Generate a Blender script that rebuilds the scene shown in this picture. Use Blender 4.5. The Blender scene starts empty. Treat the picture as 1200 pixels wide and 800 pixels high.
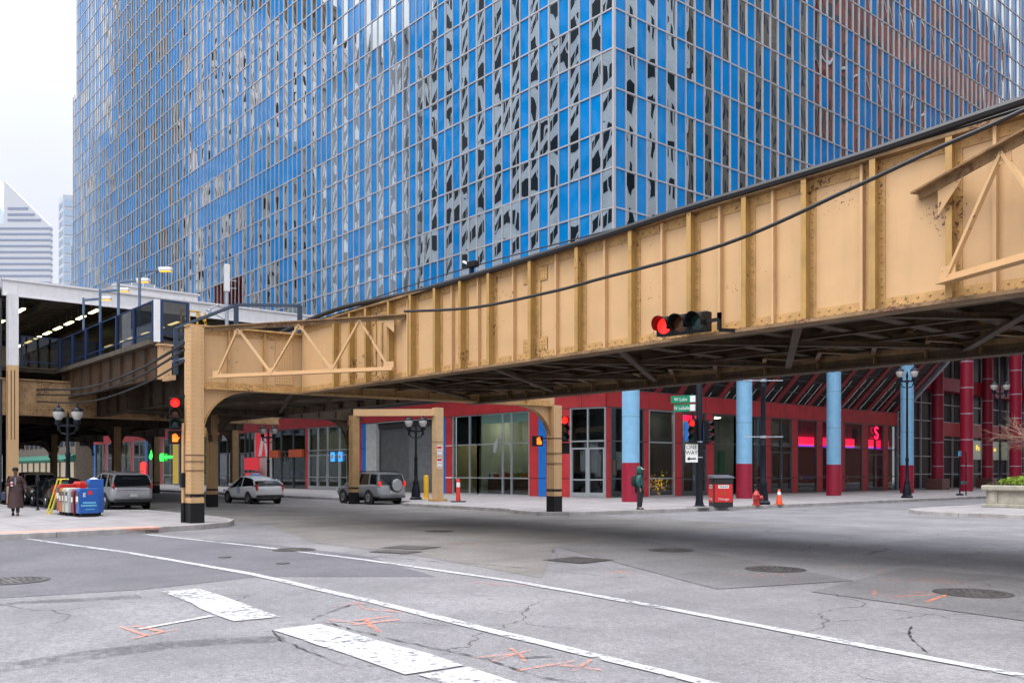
EXPO = 1.0
CLOUD = 9.0
import bpy, bmesh, math, random
from mathutils import Vector, Matrix, Quaternion
random.seed(7)
SC = bpy.context.scene
COL = SC.collection
PI = math.pi

# ------------------------------------------------------------------ mesh builder
class MB:
    def __init__(s): s.v, s.f, s.m = [], [], []
    def add(s, vs, fs, mi=0, M=None):
        o = len(s.v)
        for p in vs:
            p = Vector(p)
            s.v.append(M @ p if M else p)
        for q in fs:
            s.f.append(tuple(o + i for i in q)); s.m.append(mi)
        return s
    def box(s, x0, x1, y0, y1, z0, z1, mi=0, M=None):
        vs = [(x, y, z) for z in (z0, z1) for y in (y0, y1) for x in (x0, x1)]
        return s.add(vs, [(0,2,3,1),(4,5,7,6),(0,1,5,4),(2,6,7,3),(0,4,6,2),(1,3,7,5)], mi, M)
    def cbox(s, c, d, mi=0, M=None):
        return s.box(c[0]-d[0]/2, c[0]+d[0]/2, c[1]-d[1]/2, c[1]+d[1]/2, c[2]-d[2]/2, c[2]+d[2]/2, mi, M)
    def bar(s, p, q, w, h=None, mi=0, up=(0,0,1)):
        p, q = Vector(p), Vector(q); h = w if h is None else h
        d = q - p; L = d.length; x = d / L; up = Vector(up)
        if abs(x.dot(up)) > .98: up = Vector((1,0,0))
        y = up.cross(x).normalized(); z = x.cross(y)
        M = Matrix((x, y, z)).transposed().to_4x4(); M.translation = p
        return s.box(0, L, -w/2, w/2, -h/2, h/2, mi, M)
    def tube(s, pts, r, n=8, mi=0, cap=True):
        pts = [Vector(p) for p in pts]; k = len(pts)
        rs = r if isinstance(r, (list, tuple)) else [r]*k
        o = len(s.v); ref = None
        for i, p in enumerate(pts):
            t = (pts[min(i+1, k-1)] - pts[max(i-1, 0)]).normalized()
            if ref is None:
                ref = Vector((0,0,1)) if abs(t.z) < .9 else Vector((1,0,0))
            a = (ref - t*ref.dot(t)).normalized(); b = t.cross(a); ref = a
            for j in range(n):
                an = 2*PI*j/n
                s.v.append(p + (a*math.cos(an) + b*math.sin(an))*rs[i])
        for i in range(k-1):
            for j in range(n):
                s.f.append((o+i*n+j, o+i*n+(j+1)%n, o+(i+1)*n+(j+1)%n, o+(i+1)*n+j)); s.m.append(mi)
        if cap:
            s.f.append(tuple(o+j for j in reversed(range(n)))); s.m.append(mi)
            s.f.append(tuple(o+(k-1)*n+j for j in range(n))); s.m.append(mi)
        return s
    def lathe(s, prof, c=(0,0,0), n=16, mi=0, M=None, sy=1.0):
        o = len(s.v); k = len(prof)
        for (r, z) in prof:
            for j in range(n):
                an = 2*PI*j/n
                p = Vector((c[0]+r*math.cos(an), c[1]+sy*r*math.sin(an), c[2]+z))
                s.v.append(M @ p if M else p)
        for i in range(k-1):
            for j in range(n):
                s.f.append((o+i*n+j, o+i*n+(j+1)%n, o+(i+1)*n+(j+1)%n, o+(i+1)*n+j)); s.m.append(mi)
        if prof[0][0] > 1e-6: s.f.append(tuple(o+j for j in reversed(range(n)))); s.m.append(mi)
        if prof[-1][0] > 1e-6: s.f.append(tuple(o+(k-1)*n+j for j in range(n))); s.m.append(mi)
        return s
    def prism(s, poly, vec, mi=0, M=None):
        n = len(poly); poly = [Vector(p) for p in poly]; vec = Vector(vec)
        vs = poly + [p+vec for p in poly]
        fs = [tuple(reversed(range(n))), tuple(range(n, 2*n))]
        fs += [(i, (i+1)%n, n+(i+1)%n, n+i) for i in range(n)]
        return s.add(vs, fs, mi, M)
    def face(s, pts, mi=0, M=None):
        return s.add(pts, [tuple(range(len(pts)))], mi, M)
    def disc(s, c, nrm, r, h, n=20, mi=0):
        z = Vector(nrm).normalized(); q = Vector((0,0,1)).rotation_difference(z)
        M = q.to_matrix().to_4x4(); M.translation = Vector(c)
        return s.lathe([(r,0),(r,h)], n=n, mi=mi, M=M)
    def rivets(s, pts, nrm, r=.02, mi=0, n=6):
        z = Vector(nrm).normalized(); q = Vector((0,0,1)).rotation_difference(z)
        R = q.to_matrix()
        ring = [R @ Vector((math.cos(2*PI*j/n), math.sin(2*PI*j/n), 0)) for j in range(n)]
        for p in pts:
            p = Vector(p); o = len(s.v)
            for a in ring: s.v.append(p + a*r)
            for a in ring: s.v.append(p + a*r*.62 + z*r*.6)
            for j in range(n):
                s.f.append((o+j, o+(j+1)%n, o+n+(j+1)%n, o+n+j)); s.m.append(mi)
            s.f.append(tuple(o+n+j for j in range(n))); s.m.append(mi)
        return s
    def loft(s, rings, mi=0, cap=True, closed=True):
        o = len(s.v); n = len(rings[0])
        for r in rings:
            for p in r: s.v.append(Vector(p))
        for i in range(len(rings)-1):
            for j in range(n if closed else n-1):
                s.f.append((o+i*n+j, o+i*n+(j+1)%n, o+(i+1)*n+(j+1)%n, o+(i+1)*n+j)); s.m.append(mi)
        if cap:
            s.f.append(tuple(o+j for j in reversed(range(n)))); s.m.append(mi)
            s.f.append(tuple(o+(len(rings)-1)*n+j for j in range(n))); s.m.append(mi)
        return s
    def build(s, name, mats, parent=None, world=False, smooth=False, bevel=0, sub=0, recalc=True):
        me = bpy.data.meshes.new(name)
        me.from_pydata([tuple(v) for v in s.v], [], s.f)
        if not isinstance(mats, (list, tuple)): mats = [mats]
        for m in mats: me.materials.append(m)
        for p, i in zip(me.polygons, s.m): p.material_index = min(i, len(mats)-1)
        if recalc:
            b = bmesh.new(); b.from_mesh(me); bmesh.ops.recalc_face_normals(b, faces=b.faces); b.to_mesh(me); b.free()
        if smooth:
            for p in me.polygons: p.use_smooth = True
            me.set_sharp_from_angle(angle=.7 if not sub else 3.1)
        o = bpy.data.objects.new(name, me); COL.objects.link(o)
        if parent is not None:
            o.parent = parent
            if world and parent.parent is None: o.location = -parent.location
        if bevel:
            md = o.modifiers.new('bevel', 'BEVEL'); md.width = bevel; md.segments = 2; md.limit_method = 'ANGLE'
        if sub:
            md = o.modifiers.new('sub', 'SUBSURF'); md.levels = sub; md.render_levels = sub
        return o

def tag(o, label=None, cat=None, group=None, kind=None):
    if label: o['label'] = label
    if cat: o['category'] = cat
    if group: o['group'] = group
    if kind: o['kind'] = kind
    return o
def thing(name, label, cat, loc=(0,0,0), rz=0, group=None):
    o = bpy.data.objects.new(name, None); COL.objects.link(o); o.empty_display_size = .2
    o.location = loc; o.rotation_euler = (0,0,rz)
    return tag(o, label, cat, group)
def copy_tree(o, parent=None):
    c = o.copy(); COL.objects.link(c)
    if parent is not None: c.parent = parent
    for ch in list(o.children): copy_tree(ch, c)
    return c
def frame(right, nrm, org):
    """matrix with local x=right, y=up(z), z=normal"""
    r = Vector(right).normalized(); n = Vector(nrm).normalized(); u = n.cross(r)
    M = Matrix((r, u, n)).transposed().to_4x4(); M.translation = Vector(org); return M
def text(body, size, mt, parent, org, nrm, world=False, align='CENTER', ext=.003, name='lettering', sx=1.0):
    n = Vector(nrm); r = Vector((0,0,1)).cross(n).normalized()
    cu = bpy.data.curves.new(name, 'FONT'); cu.body = body; cu.size = size; cu.extrude = ext
    cu.align_x = align; cu.align_y = 'CENTER'
    t = bpy.data.objects.new('tmp_text', cu); COL.objects.link(t)
    dg = bpy.context.evaluated_depsgraph_get()
    me = bpy.data.meshes.new_from_object(t.evaluated_get(dg))
    bpy.data.objects.remove(t); bpy.data.curves.remove(cu)
    me.transform(frame(r, n, org) @ Matrix.Diagonal((sx,1,1,1)))
    me.materials.clear(); me.materials.append(mt)
    o = bpy.data.objects.new(name, me); COL.objects.link(o)
    if parent is not None:
        o.parent = parent
        if world and parent.parent is None: o.location = -parent.location
    return o

# ------------------------------------------------------------------ materials
MATS = {}
def mat(name, col, rough=.5, metal=0., var=.12, vs=3., bump=0., bs=30., rust=0., streak=0., emit=None, es=0., coat=0., spec=.5, rustcol=(.12,.045,.02)):
    if name in MATS: return MATS[name]
    m = bpy.data.materials.new(name); m.use_nodes = True; nt = m.node_tree; N = nt.nodes; L = nt.links
    b = N['Principled BSDF']
    b.inputs['Base Color'].default_value = (*col, 1); b.inputs['Roughness'].default_value = rough
    b.inputs['Metallic'].default_value = metal; b.inputs['Specular IOR Level'].default_value = spec
    b.inputs['Coat Weight'].default_value = coat
    tc = N.new('ShaderNodeTexCoord')
    def noise(scale, det=4, r=.55, vec=None):
        n = N.new('ShaderNodeTexNoise'); n.inputs['Scale'].default_value = scale; n.inputs['Detail'].default_value = det
        n.inputs['Roughness'].default_value = r; L.new(vec or tc.outputs['Object'], n.inputs['Vector']); return n
    out = None
    if var:
        n = noise(vs); mr = N.new('ShaderNodeMapRange'); mr.inputs[1].default_value = .3; mr.inputs[2].default_value = .7
        mr.inputs[3].default_value = 1-var; mr.inputs[4].default_value = 1+var; L.new(n.outputs['Fac'], mr.inputs[0])
        mx = N.new('ShaderNodeVectorMath'); mx.operation = 'SCALE'; mx.inputs[0].default_value = col
        L.new(mr.outputs[0], mx.inputs['Scale']); out = mx.outputs[0]
    def over(out, fac, c2):
        mx = N.new('ShaderNodeMix'); mx.data_type = 'RGBA'
        if out: L.new(out, mx.inputs[6])
        else: mx.inputs[6].default_value = (*col, 1)
        mx.inputs[7].default_value = (*c2, 1); L.new(fac, mx.inputs[0]); return mx.outputs[2]
    if streak:
        mp = N.new('ShaderNodeMapping'); mp.inputs['Scale'].default_value = (5, 5, .35); L.new(tc.outputs['Object'], mp.inputs[0])
        n = noise(1.3, 5, .6, mp.outputs[0]); r = N.new('ShaderNodeMapRange'); r.inputs[1].default_value = .52; r.inputs[2].default_value = .8
        r.inputs[3].default_value = 0; r.inputs[4].default_value = streak; L.new(n.outputs['Fac'], r.inputs[0]); out = over(out, r.outputs[0], tuple(c*.35 for c in col))
    if rust:
        n1 = noise(1.1, 3); n2 = noise(14, 6, .65)
        ad = N.new('ShaderNodeMath'); ad.operation = 'MULTIPLY'; L.new(n1.outputs['Fac'], ad.inputs[0]); L.new(n2.outputs['Fac'], ad.inputs[1])
        r = N.new('ShaderNodeMapRange'); r.inputs[1].default_value = .38-.16*rust; r.inputs[2].default_value = .42-.12*rust
        L.new(ad.outputs[0], r.inputs[0]); out = over(out, r.outputs[0], rustcol)
    if out: L.new(out, b.inputs['Base Color'])
    if bump:
        n = noise(bs, 4); bp = N.new('ShaderNodeBump'); bp.inputs['Strength'].default_value = 1; bp.inputs['Distance'].default_value = bump
        L.new(n.outputs['Fac'], bp.inputs['Height']); L.new(bp.outputs[0], b.inputs['Normal'])
    if emit:
        b.inputs['Emission Color'].default_value = (*emit, 1); b.inputs['Emission Strength'].default_value = es
    MATS[name] = m; return m

def glass(name, tint=(.75,.82,.82), f0=.06):
    m = bpy.data.materials.new(name); m.use_nodes = True; nt = m.node_tree; N = nt.nodes; L = nt.links
    N.remove(N['Principled BSDF']); o = N['Material Output']
    t = N.new('ShaderNodeBsdfTransparent'); t.inputs[0].default_value = (*tint, 1)
    g = N.new('ShaderNodeBsdfGlossy'); g.inputs['Roughness'].default_value = .02; g.inputs[0].default_value = (.9,.95,1,1)
    fr = N.new('ShaderNodeLayerWeight'); fr.inputs[0].default_value = .5
    pw = N.new('ShaderNodeMath'); pw.operation = 'POWER'; pw.inputs[1].default_value = 5; L.new(fr.outputs['Facing'], pw.inputs[0])
    ad = N.new('ShaderNodeMath'); ad.operation = 'MULTIPLY_ADD'; ad.inputs[1].default_value = 1-f0; ad.inputs[2].default_value = f0; L.new(pw.outputs[0], ad.inputs[0])
    mx = N.new('ShaderNodeMixShader'); L.new(ad.outputs[0], mx.inputs[0]); L.new(t.outputs[0], mx.inputs[1]); L.new(g.outputs[0], mx.inputs[2])
    L.new(mx.outputs[0], o.inputs[0]); return m

def facade_glass(name, col, metal, rough, dist, scale):
    m = bpy.data.materials.new(name); m.use_nodes = True; nt = m.node_tree; N = nt.nodes; L = nt.links
    b = N['Principled BSDF']; b.inputs['Metallic'].default_value = metal; b.inputs['Roughness'].default_value = rough
    b.inputs['IOR'].default_value = 1.5
    g = N.new('ShaderNodeNewGeometry'); mp = N.new('ShaderNodeMapping'); mp.inputs['Scale'].default_value = (1, 1, .55); L.new(g.outputs['Position'], mp.inputs[0])
    n = N.new('ShaderNodeTexNoise'); n.inputs['Scale'].default_value = scale; n.inputs['Detail'].default_value = 1.5; L.new(mp.outputs[0], n.inputs['Vector'])
    bp = N.new('ShaderNodeBump'); bp.inputs['Distance'].default_value = dist; L.new(n.outputs['Fac'], bp.inputs['Height']); L.new(bp.outputs[0], b.inputs['Normal'])
    n2 = N.new('ShaderNodeTexNoise'); n2.inputs['Scale'].default_value = .35; L.new(g.outputs['Position'], n2.inputs['Vector'])
    mr = N.new('ShaderNodeMapRange'); mr.inputs[1].default_value = .3; mr.inputs[2].default_value = .7; mr.inputs[3].default_value = .86; mr.inputs[4].default_value = 1.12; L.new(n2.outputs['Fac'], mr.inputs[0])
    vm = N.new('ShaderNodeVectorMath'); vm.operation = 'SCALE'; vm.inputs[0].default_value = col; L.new(mr.outputs[0], vm.inputs['Scale']); L.new(vm.outputs[0], b.inputs['Base Color'])
    return m

BEIGE = mat('beige_paint', (.60,.375,.185), .45, var=.05, vs=1.5, rust=.03, streak=.12, bump=.002, bs=6)
BEIGE_RUST = mat('weathered_and_rivet_shadow_beige', (.50,.295,.11), .55, var=.18, vs=4, rust=.28, streak=.35)  # weathered beige; on rivets its darker tone stands for their shadow
STIFF = mat('ochre_shade_paint', (.43,.255,.08), .5, var=.12, vs=3, rust=.22, streak=.25)  # ochre carries the shaded side of the broad ribs in its colour
UNDER = mat('shade_dark_brown_steel', (.085,.05,.022), .7, var=.4, vs=3, rust=.6, streak=.4, rustcol=(.05,.025,.015))  # brown darkened to stand in for shade beneath the deck
UNDERL = mat('shade_dark_tan_steel', (.25,.15,.066), .6, var=.35, vs=3, rust=.5, streak=.4)  # tan lowered in the base colour for shade among underside members
DARKWOOD = mat('dark_timber', (.05,.04,.03), .85, var=.3)
BLACKP = mat('black_paint', (.010,.010,.011), .5, var=.2, vs=8, spec=.25)
BLACKM = mat('black_cast_iron', (.006,.008,.014), .4, var=.2, spec=.25)
RUBBER = mat('black_rubber', (.012,.012,.013), .6, var=0)
WHITEP = mat('white_paint', (.78,.78,.78), .5, var=.05, streak=.12)
GALV = mat('galvanised_steel', (.42,.45,.5), .4, .6, var=.12)
BLUEGREY = mat('blue_grey_steel', (.10,.16,.25), .45, var=.12)
NAVY = mat('navy_frame_paint', (.006,.03,.11), .45, var=.1)
# ------------------------------------------------------------------ camera, world, light
cam = bpy.data.cameras.new('camera'); CAM = bpy.data.objects.new('camera', cam); COL.objects.link(CAM)
CAM.location = (0, 0, 1.75)
YAW = math.atan2(895, 1058)                     # -X lies this far left of the viewing direction
fx, fy = -math.cos(YAW), math.sin(YAW)
CAM.rotation_euler = (PI/2, 0, math.atan2(-fx, fy))
cam.sensor_width = 36; cam.lens = 36*1058/1200; cam.shift_y = (552-400)/1200; cam.clip_end = 3000
SC.camera = CAM
SC.view_settings.view_transform = 'Standard'; SC.view_settings.look = 'None'; SC.view_settings.gamma = 1
SC.view_settings.exposure = EXPO
SC.render.engine = 'CYCLES'; SC.cycles.use_denoising = True
SC.cycles.max_bounces = 8; SC.cycles.glossy_bounces = 4; SC.cycles.transparent_max_bounces = 12; SC.cycles.diffuse_bounces = 2
SC.cycles.sample_clamp_indirect = 6

W = bpy.data.worlds.new('World'); SC.world = W; W.use_nodes = True
N = W.node_tree.nodes; L = W.node_tree.links; bg = N['Background']
SUN_EL, SUN_AZ = math.radians(52), math.radians(205)
sky = N.new('ShaderNodeTexSky'); sky.sky_type = 'NISHITA'; sky.sun_disc = False
sky.sun_elevation = SUN_EL; sky.sun_rotation = SUN_AZ; sky.dust_density = 3; sky.air_density = 1
hs = N.new('ShaderNodeHueSaturation'); hs.inputs['Saturation'].default_value = .35; L.new(sky.outputs[0], hs.inputs['Color'])
tc = N.new('ShaderNodeTexCoord'); sp = N.new('ShaderNodeSeparateXYZ'); L.new(tc.outputs['Generated'], sp.inputs[0])
nz = N.new('ShaderNodeTexNoise'); nz.inputs['Scale'].default_value = 1.6; nz.inputs['Detail'].default_value = 6; nz.inputs['Roughness'].default_value = .5
L.new(tc.outputs['Generated'], nz.inputs['Vector'])
mr = N.new('ShaderNodeMapRange'); mr.inputs[1].default_value = 0; mr.inputs[2].default_value = 1; mr.inputs[3].default_value = CLOUD*.48; mr.inputs[4].default_value = CLOUD*3.6
pz = N.new('ShaderNodeMath'); pz.operation = 'POWER'; pz.use_clamp = True; pz.inputs[1].default_value = 2.8; L.new(sp.outputs['Z'], pz.inputs[0]); L.new(pz.outputs[0], mr.inputs[0])
m2 = N.new('ShaderNodeMapRange'); m2.inputs[1].default_value = .3; m2.inputs[2].default_value = .7; m2.inputs[3].default_value = .9; m2.inputs[4].default_value = 1.1; L.new(nz.outputs['Fac'], m2.inputs[0])
mu = N.new('ShaderNodeMath'); mu.operation = 'MULTIPLY'; L.new(mr.outputs[0], mu.inputs[0]); L.new(m2.outputs[0], mu.inputs[1])
sc_ = N.new('ShaderNodeVectorMath'); sc_.operation = 'SCALE'; sc_.inputs[0].default_value = (.93,.965,1.06); L.new(mu.outputs[0], sc_.inputs['Scale'])
mx = N.new('ShaderNodeMix'); mx.data_type = 'RGBA'; mx.inputs[0].default_value = .88
L.new(hs.outputs[0], mx.inputs[6]); L.new(sc_.outputs[0], mx.inputs[7]); L.new(mx.outputs[2], bg.inputs[0]); bg.inputs[1].default_value = .1

sl = bpy.data.lights.new('sun', 'SUN'); sl.energy = 1.3; sl.angle = math.radians(35); sl.color = (1, .97, .93)
so = bpy.data.objects.new('sun', sl); COL.objects.link(so)
sd = Vector((-.25, -.66, 1.1)).normalized()
so.rotation_euler = sd.to_track_quat('Z', 'Y').to_euler()

# ------------------------------------------------------------------ ground materials
def asphalt(name, base, tint2, crack=1.0, patch=.5):
    m = bpy.data.materials.new(name); m.use_nodes = True; nt = m.node_tree; N = nt.nodes; L = nt.links; b = N['Principled BSDF']
    g = N.new('ShaderNodeNewGeometry'); P = g.outputs['Position']
    def noise(s, d=5, r=.6, vec=P):
        n = N.new('ShaderNodeTexNoise'); n.inputs['Scale'].default_value = s; n.inputs['Detail'].default_value = d; n.inputs['Roughness'].default_value = r; L.new(vec, n.inputs['Vector']); return n.outputs['Fac']
    def rng(x, a, c, lo, hi):
        r = N.new('ShaderNodeMapRange'); r.inputs[1].default_value = a; r.inputs[2].default_value = c; r.inputs[3].default_value = lo; r.inputs[4].default_value = hi; L.new(x, r.inputs[0]); return r.outputs[0]
    def mix(f, a, c):
        k = N.new('ShaderNodeMix'); k.data_type = 'RGBA'; L.new(f, k.inputs[0])
        for s, i in ((a,6),(c,7)):
            if isinstance(s, tuple): k.inputs[i].default_value = (*s,1)
            else: L.new(s, k.inputs[i])
        return k.outputs[2]
    def mul(a, c):
        k = N.new('ShaderNodeMath'); k.operation = 'MULTIPLY'; L.new(a, k.inputs[0])
        if isinstance(c, float): k.inputs[1].default_value = c
        else: L.new(c, k.inputs[1])
        return k.outputs[0]
    c = mix(rng(noise(.45, 6, .62), .38, .64, 0, 1), base, tint2)
    c = mix(rng(noise(110, 2, .7), .46, .62, 0, .75), c, tuple(x*.30 for x in base))       # aggregate
    c = mix(rng(noise(15, 5, .8), .50, .62, 0, .6), c, tuple(x*.42 for x in base))
    c = mix(rng(noise(24, 4, .8), .56, .66, 0, .5), c, tuple(min(1, x*2.1) for x in base))
    c = mix(rng(noise(7, 6, .7), .47, .66, 0, .5), c, tuple(x*.62 for x in base))
    c = mix(rng(noise(160, 2, .7), .62, .8, 0, .6), c, tuple(min(1, x*1.7) for x in base))
    mp = N.new('ShaderNodeMapping'); mp.inputs['Scale'].default_value = (2.2, .16, 1); L.new(P, mp.inputs[0])
    c = mix(rng(noise(1, 6, .6, mp.outputs[0]), .52, .72, 0, .42*patch), c, tuple(x*.55 for x in base))    # worn wheel paths
    # cracks
    dv = N.new('ShaderNodeTexNoise'); dv.inputs['Scale'].default_value = 1.3; dv.inputs['Detail'].default_value = 5; L.new(P, dv.inputs['Vector'])
    av = N.new('ShaderNodeVectorMath'); av.operation = 'MULTIPLY_ADD'; L.new(dv.outputs['Color'], av.inputs[0]); av.inputs[1].default_value = (.9,.9,0); L.new(P, av.inputs[2])
    vo = N.new('ShaderNodeTexVoronoi'); vo.feature = 'DISTANCE_TO_EDGE'; vo.inputs['Scale'].default_value = .33; L.new(av.outputs[0], vo.inputs['Vector'])
    ck = mul(rng(vo.outputs['Distance'], .001, .006, 1, 0), rng(noise(.28, 3), .50, .56, 0, crack*.9))
    vo2 = N.new('ShaderNodeTexVoronoi'); vo2.feature = 'DISTANCE_TO_EDGE'; vo2.inputs['Scale'].default_value = 2.4; L.new(av.outputs[0], vo2.inputs['Vector'])
    ck2 = mul(rng(vo2.outputs['Distance'], .01, .05, 1, 0), rng(noise(.5, 4), .63, .72, 0, .6*crack))
    c = mix(ck, c, (.018,.017,.018)); c = mix(ck2, c, tuple(x*.3 for x in base))
    c = mix(rng(noise(.9, 4, .5), .68, .76, 0, .6), c, tuple(x*.45 for x in base))         # oil stains
    L.new(c, b.inputs['Base Color']); b.inputs['Roughness'].default_value = .82
    bp = N.new('ShaderNodeBump'); bp.inputs['Distance'].default_value = .006; L.new(noise(110, 3, .7), bp.inputs['Height']); L.new(bp.outputs[0], b.inputs['Normal'])
    return m
ASPH = asphalt('worn_asphalt', (.185,.176,.182), (.30,.286,.292))
ASPH_D = asphalt('newer_dark_asphalt', (.118,.114,.127), (.175,.168,.182), .25, .6)
ASPH_P = asphalt('patched_asphalt', (.150,.141,.143), (.225,.212,.213), .6, .8)
CONC_R = asphalt('concrete_roadway', (.175,.16,.146), (.27,.25,.232), .5, 1.3)
def pavement():
    m = bpy.data.materials.new('concrete_pavement'); m.use_nodes = True; nt = m.node_tree; N = nt.nodes; L = nt.links; b = N['Principled BSDF']
    g = N.new('ShaderNodeNewGeometry')
    br = N.new('ShaderNodeTexBrick'); br.offset = 0; br.inputs['Scale'].default_value = 1; br.inputs['Brick Width'].default_value = 1.5; br.inputs['Row Height'].default_value = 1.5
    br.inputs['Mortar Size'].default_value = .012; br.inputs['Color1'].default_value = (.27,.25,.248,1); br.inputs['Color2'].default_value = (.315,.29,.288,1); br.inputs['Mortar'].default_value = (.16,.145,.145,1)
    L.new(g.outputs['Position'], br.inputs['Vector'])
    n = N.new('ShaderNodeTexNoise'); n.inputs['Scale'].default_value = 1.1; n.inputs['Detail'].default_value = 8; n.inputs['Roughness'].default_value = .65; L.new(g.outputs['Position'], n.inputs['Vector'])
    r = N.new('ShaderNodeMapRange'); r.inputs[1].default_value = .3; r.inputs[2].default_value = .75; r.inputs[3].default_value = 1.12; r.inputs[4].default_value = .72; L.new(n.outputs['Fac'], r.inputs[0])
    v = N.new('ShaderNodeVectorMath'); v.operation = 'SCALE'; L.new(br.outputs[0], v.inputs[0]); L.new(r.outputs[0], v.inputs['Scale']); L.new(v.outputs[0], b.inputs['Base Color'])
    b.inputs['Roughness'].default_value = .8
    return m
PAVE = pavement()
KERB = mat('kerb_concrete', (.36,.335,.32), .8, var=.25, vs=2, streak=.3, bump=.004)
def painted(name, col):
    m = bpy.data.materials.new(name); m.use_nodes = True; nt = m.node_tree; N = nt.nodes; L = nt.links; b = N['Principled BSDF']; o = N['Material Output']
    g = N.new('ShaderNodeNewGeometry')
    n = N.new('ShaderNodeTexNoise'); n.inputs['Scale'].default_value = 9; n.inputs['Detail'].default_value = 9; n.inputs['Roughness'].default_value = .72; L.new(g.outputs['Position'], n.inputs['Vector'])
    n2 = N.new('ShaderNodeTexNoise'); n2.inputs['Scale'].default_value = .8; n2.inputs['Detail'].default_value = 3; L.new(g.outputs['Position'], n2.inputs['Vector'])
    ad = N.new('ShaderNodeMath'); ad.operation = 'MULTIPLY_ADD'; L.new(n2.outputs['Fac'], ad.inputs[0]); ad.inputs[1].default_value = .45; L.new(n.outputs['Fac'], ad.inputs[2])
    r = N.new('ShaderNodeMapRange'); r.inputs[1].default_value = .735; r.inputs[2].default_value = .87; r.inputs[3].default_value = 1; r.inputs[4].default_value = .08; L.new(ad.outputs[0], r.inputs[0])
    t = N.new('ShaderNodeBsdfTransparent'); mx = N.new('ShaderNodeMixShader'); L.new(r.outputs[0], mx.inputs[0]); L.new(t.outputs[0], mx.inputs[1]); L.new(b.outputs[0], mx.inputs[2]); L.new(mx.outputs[0], o.inputs[0])
    c = N.new('ShaderNodeMix'); c.data_type = 'RGBA'; L.new(n.outputs['Fac'], c.inputs[0]); c.inputs[6].default_value = (*col,1); c.inputs[7].default_value = (*[x*.85 for x in col],1); L.new(c.outputs[2], b.inputs['Base Color'])
    b.inputs['Roughness'].default_value = .7; return m
ROADW = painted('road_paint_white', (.44,.44,.45))
def spray(name, col):
    m = painted(name, col); r = [n for n in m.node_tree.nodes if n.type == 'MAP_RANGE'][0]
    r.inputs[1].default_value = .60; r.inputs[2].default_value = .80; r.inputs[3].default_value = .75; r.inputs[4].default_value = .05; return m
ORANGE = spray('orange_spray_paint', (.85,.25,.13))

def sheet(name, poly, z, m, kind='structure'):
    o = MB().face([(x,y,z) for x,y in poly]).build(name, m, recalc=False)
    if o.data.polygons[0].normal.z < 0:
        b = bmesh.new(); b.from_mesh(o.data); bmesh.ops.reverse_faces(b, faces=b.faces); b.to_mesh(o.data); b.free()
    return tag(o, kind=kind)
sheet('ground', [(-900,-700),(700,-700),(700,900),(-900,900)], -.004, ASPH)
sheet('road_patch', [(-25.9,-30),(-25.9,8.3),(-19.9,9.62),(-16.1,9.75),(-12.3,8.74),(-14.2,6.46),(-13.75,4.5),(-14.1,2.66),(-14.1,-30)], .0, ASPH_D)
sheet('road_lane', [(-220,10.2),(-27.6,13.0),(-20,10.6),(-16.0,10.7),(-11.0,9.95),(-15.42,14.35),(-16.2,18),(-17,25.6),(-220,27)], .0005, CONC_R)
sheet('road_patch', [(-15.42,14.35),(-16.09,17.73),(-7.51,13.52),(-8.28,10.99)], .004, ASPH_P)
sheet('road_patch', [(-7.22,11.8),(-7.91,16.02),(.5,15.8),(1,10.2),(-4.2,11.41)], .0045, ASPH_P)

def pave(name, poly, label=None):
    n = len(poly)
    o = MB().prism([(x,y,-.05) for x,y in poly], (0,0,.20), 0).build(name, PAVE, bevel=.02); tag(o, kind='structure')
    # kerb stone along the street edge, a step proud of the slab
    return o
def kerb(line, w=.16):
    b = MB(); 
    for i in range(len(line)-1):
        p, q = Vector((*line[i],0)), Vector((*line[i+1],0)); b.bar(p+Vector((0,0,.053)), q+Vector((0,0,.053)), w, .206)
    tag(b.build('kerb', KERB, bevel=.015), kind='structure')
def arc(c, r, a0, a1, n=7): return [(c[0]+r*math.cos(math.radians(a0+(a1-a0)*i/n)), c[1]+r*math.sin(math.radians(a0+(a1-a0)*i/n))) for i in range(n+1)]
ne = [(-26,-80),(-26,6.2)] + [(-26.3,8.6),(-26.9,10.4),(-27.7,11.6),(-29,12.3)] + [(-31,12.6),(-38.6,12.6),(-40.6,9.3)] + [(-220,9.3)]
pave('pavement', ne + [(-220,-80)]); kerb(ne)
se = [(-220,27.3),(-40.4,27.3),(-38.4,25.3)] + [(-30,25.1),(-28.2,24.2),(-26.6,23.9),(-25.7,24.6),(-25.4,27),(-25.1,31)] + [(-25,36),(-25,260)]
pave('pavement', se + [(-220,260)]); kerb(se)
sw = [(-18.5,260),(-18.5,39)] + [(-18.2,37.4),(-17.2,36.3),(-15.5,35.8)] + [(200,35.8)]
pave('pavement', sw + [(200,260)]); kerb(sw)
nw = [(200,8),(0,8),(-1.2,7),(-1.5,5),(-1.5,-80)]
pave('pavement', nw + [(200,-80)]); kerb(nw)
RAMP = mat('brick_red_tactile', (.50,.27,.21), .85, var=.2, vs=6)
tag(MB().box(-26.95,-26.15,4.8,9.0,.10,.158).build('pavement_ramp', RAMP), kind='structure')

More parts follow.
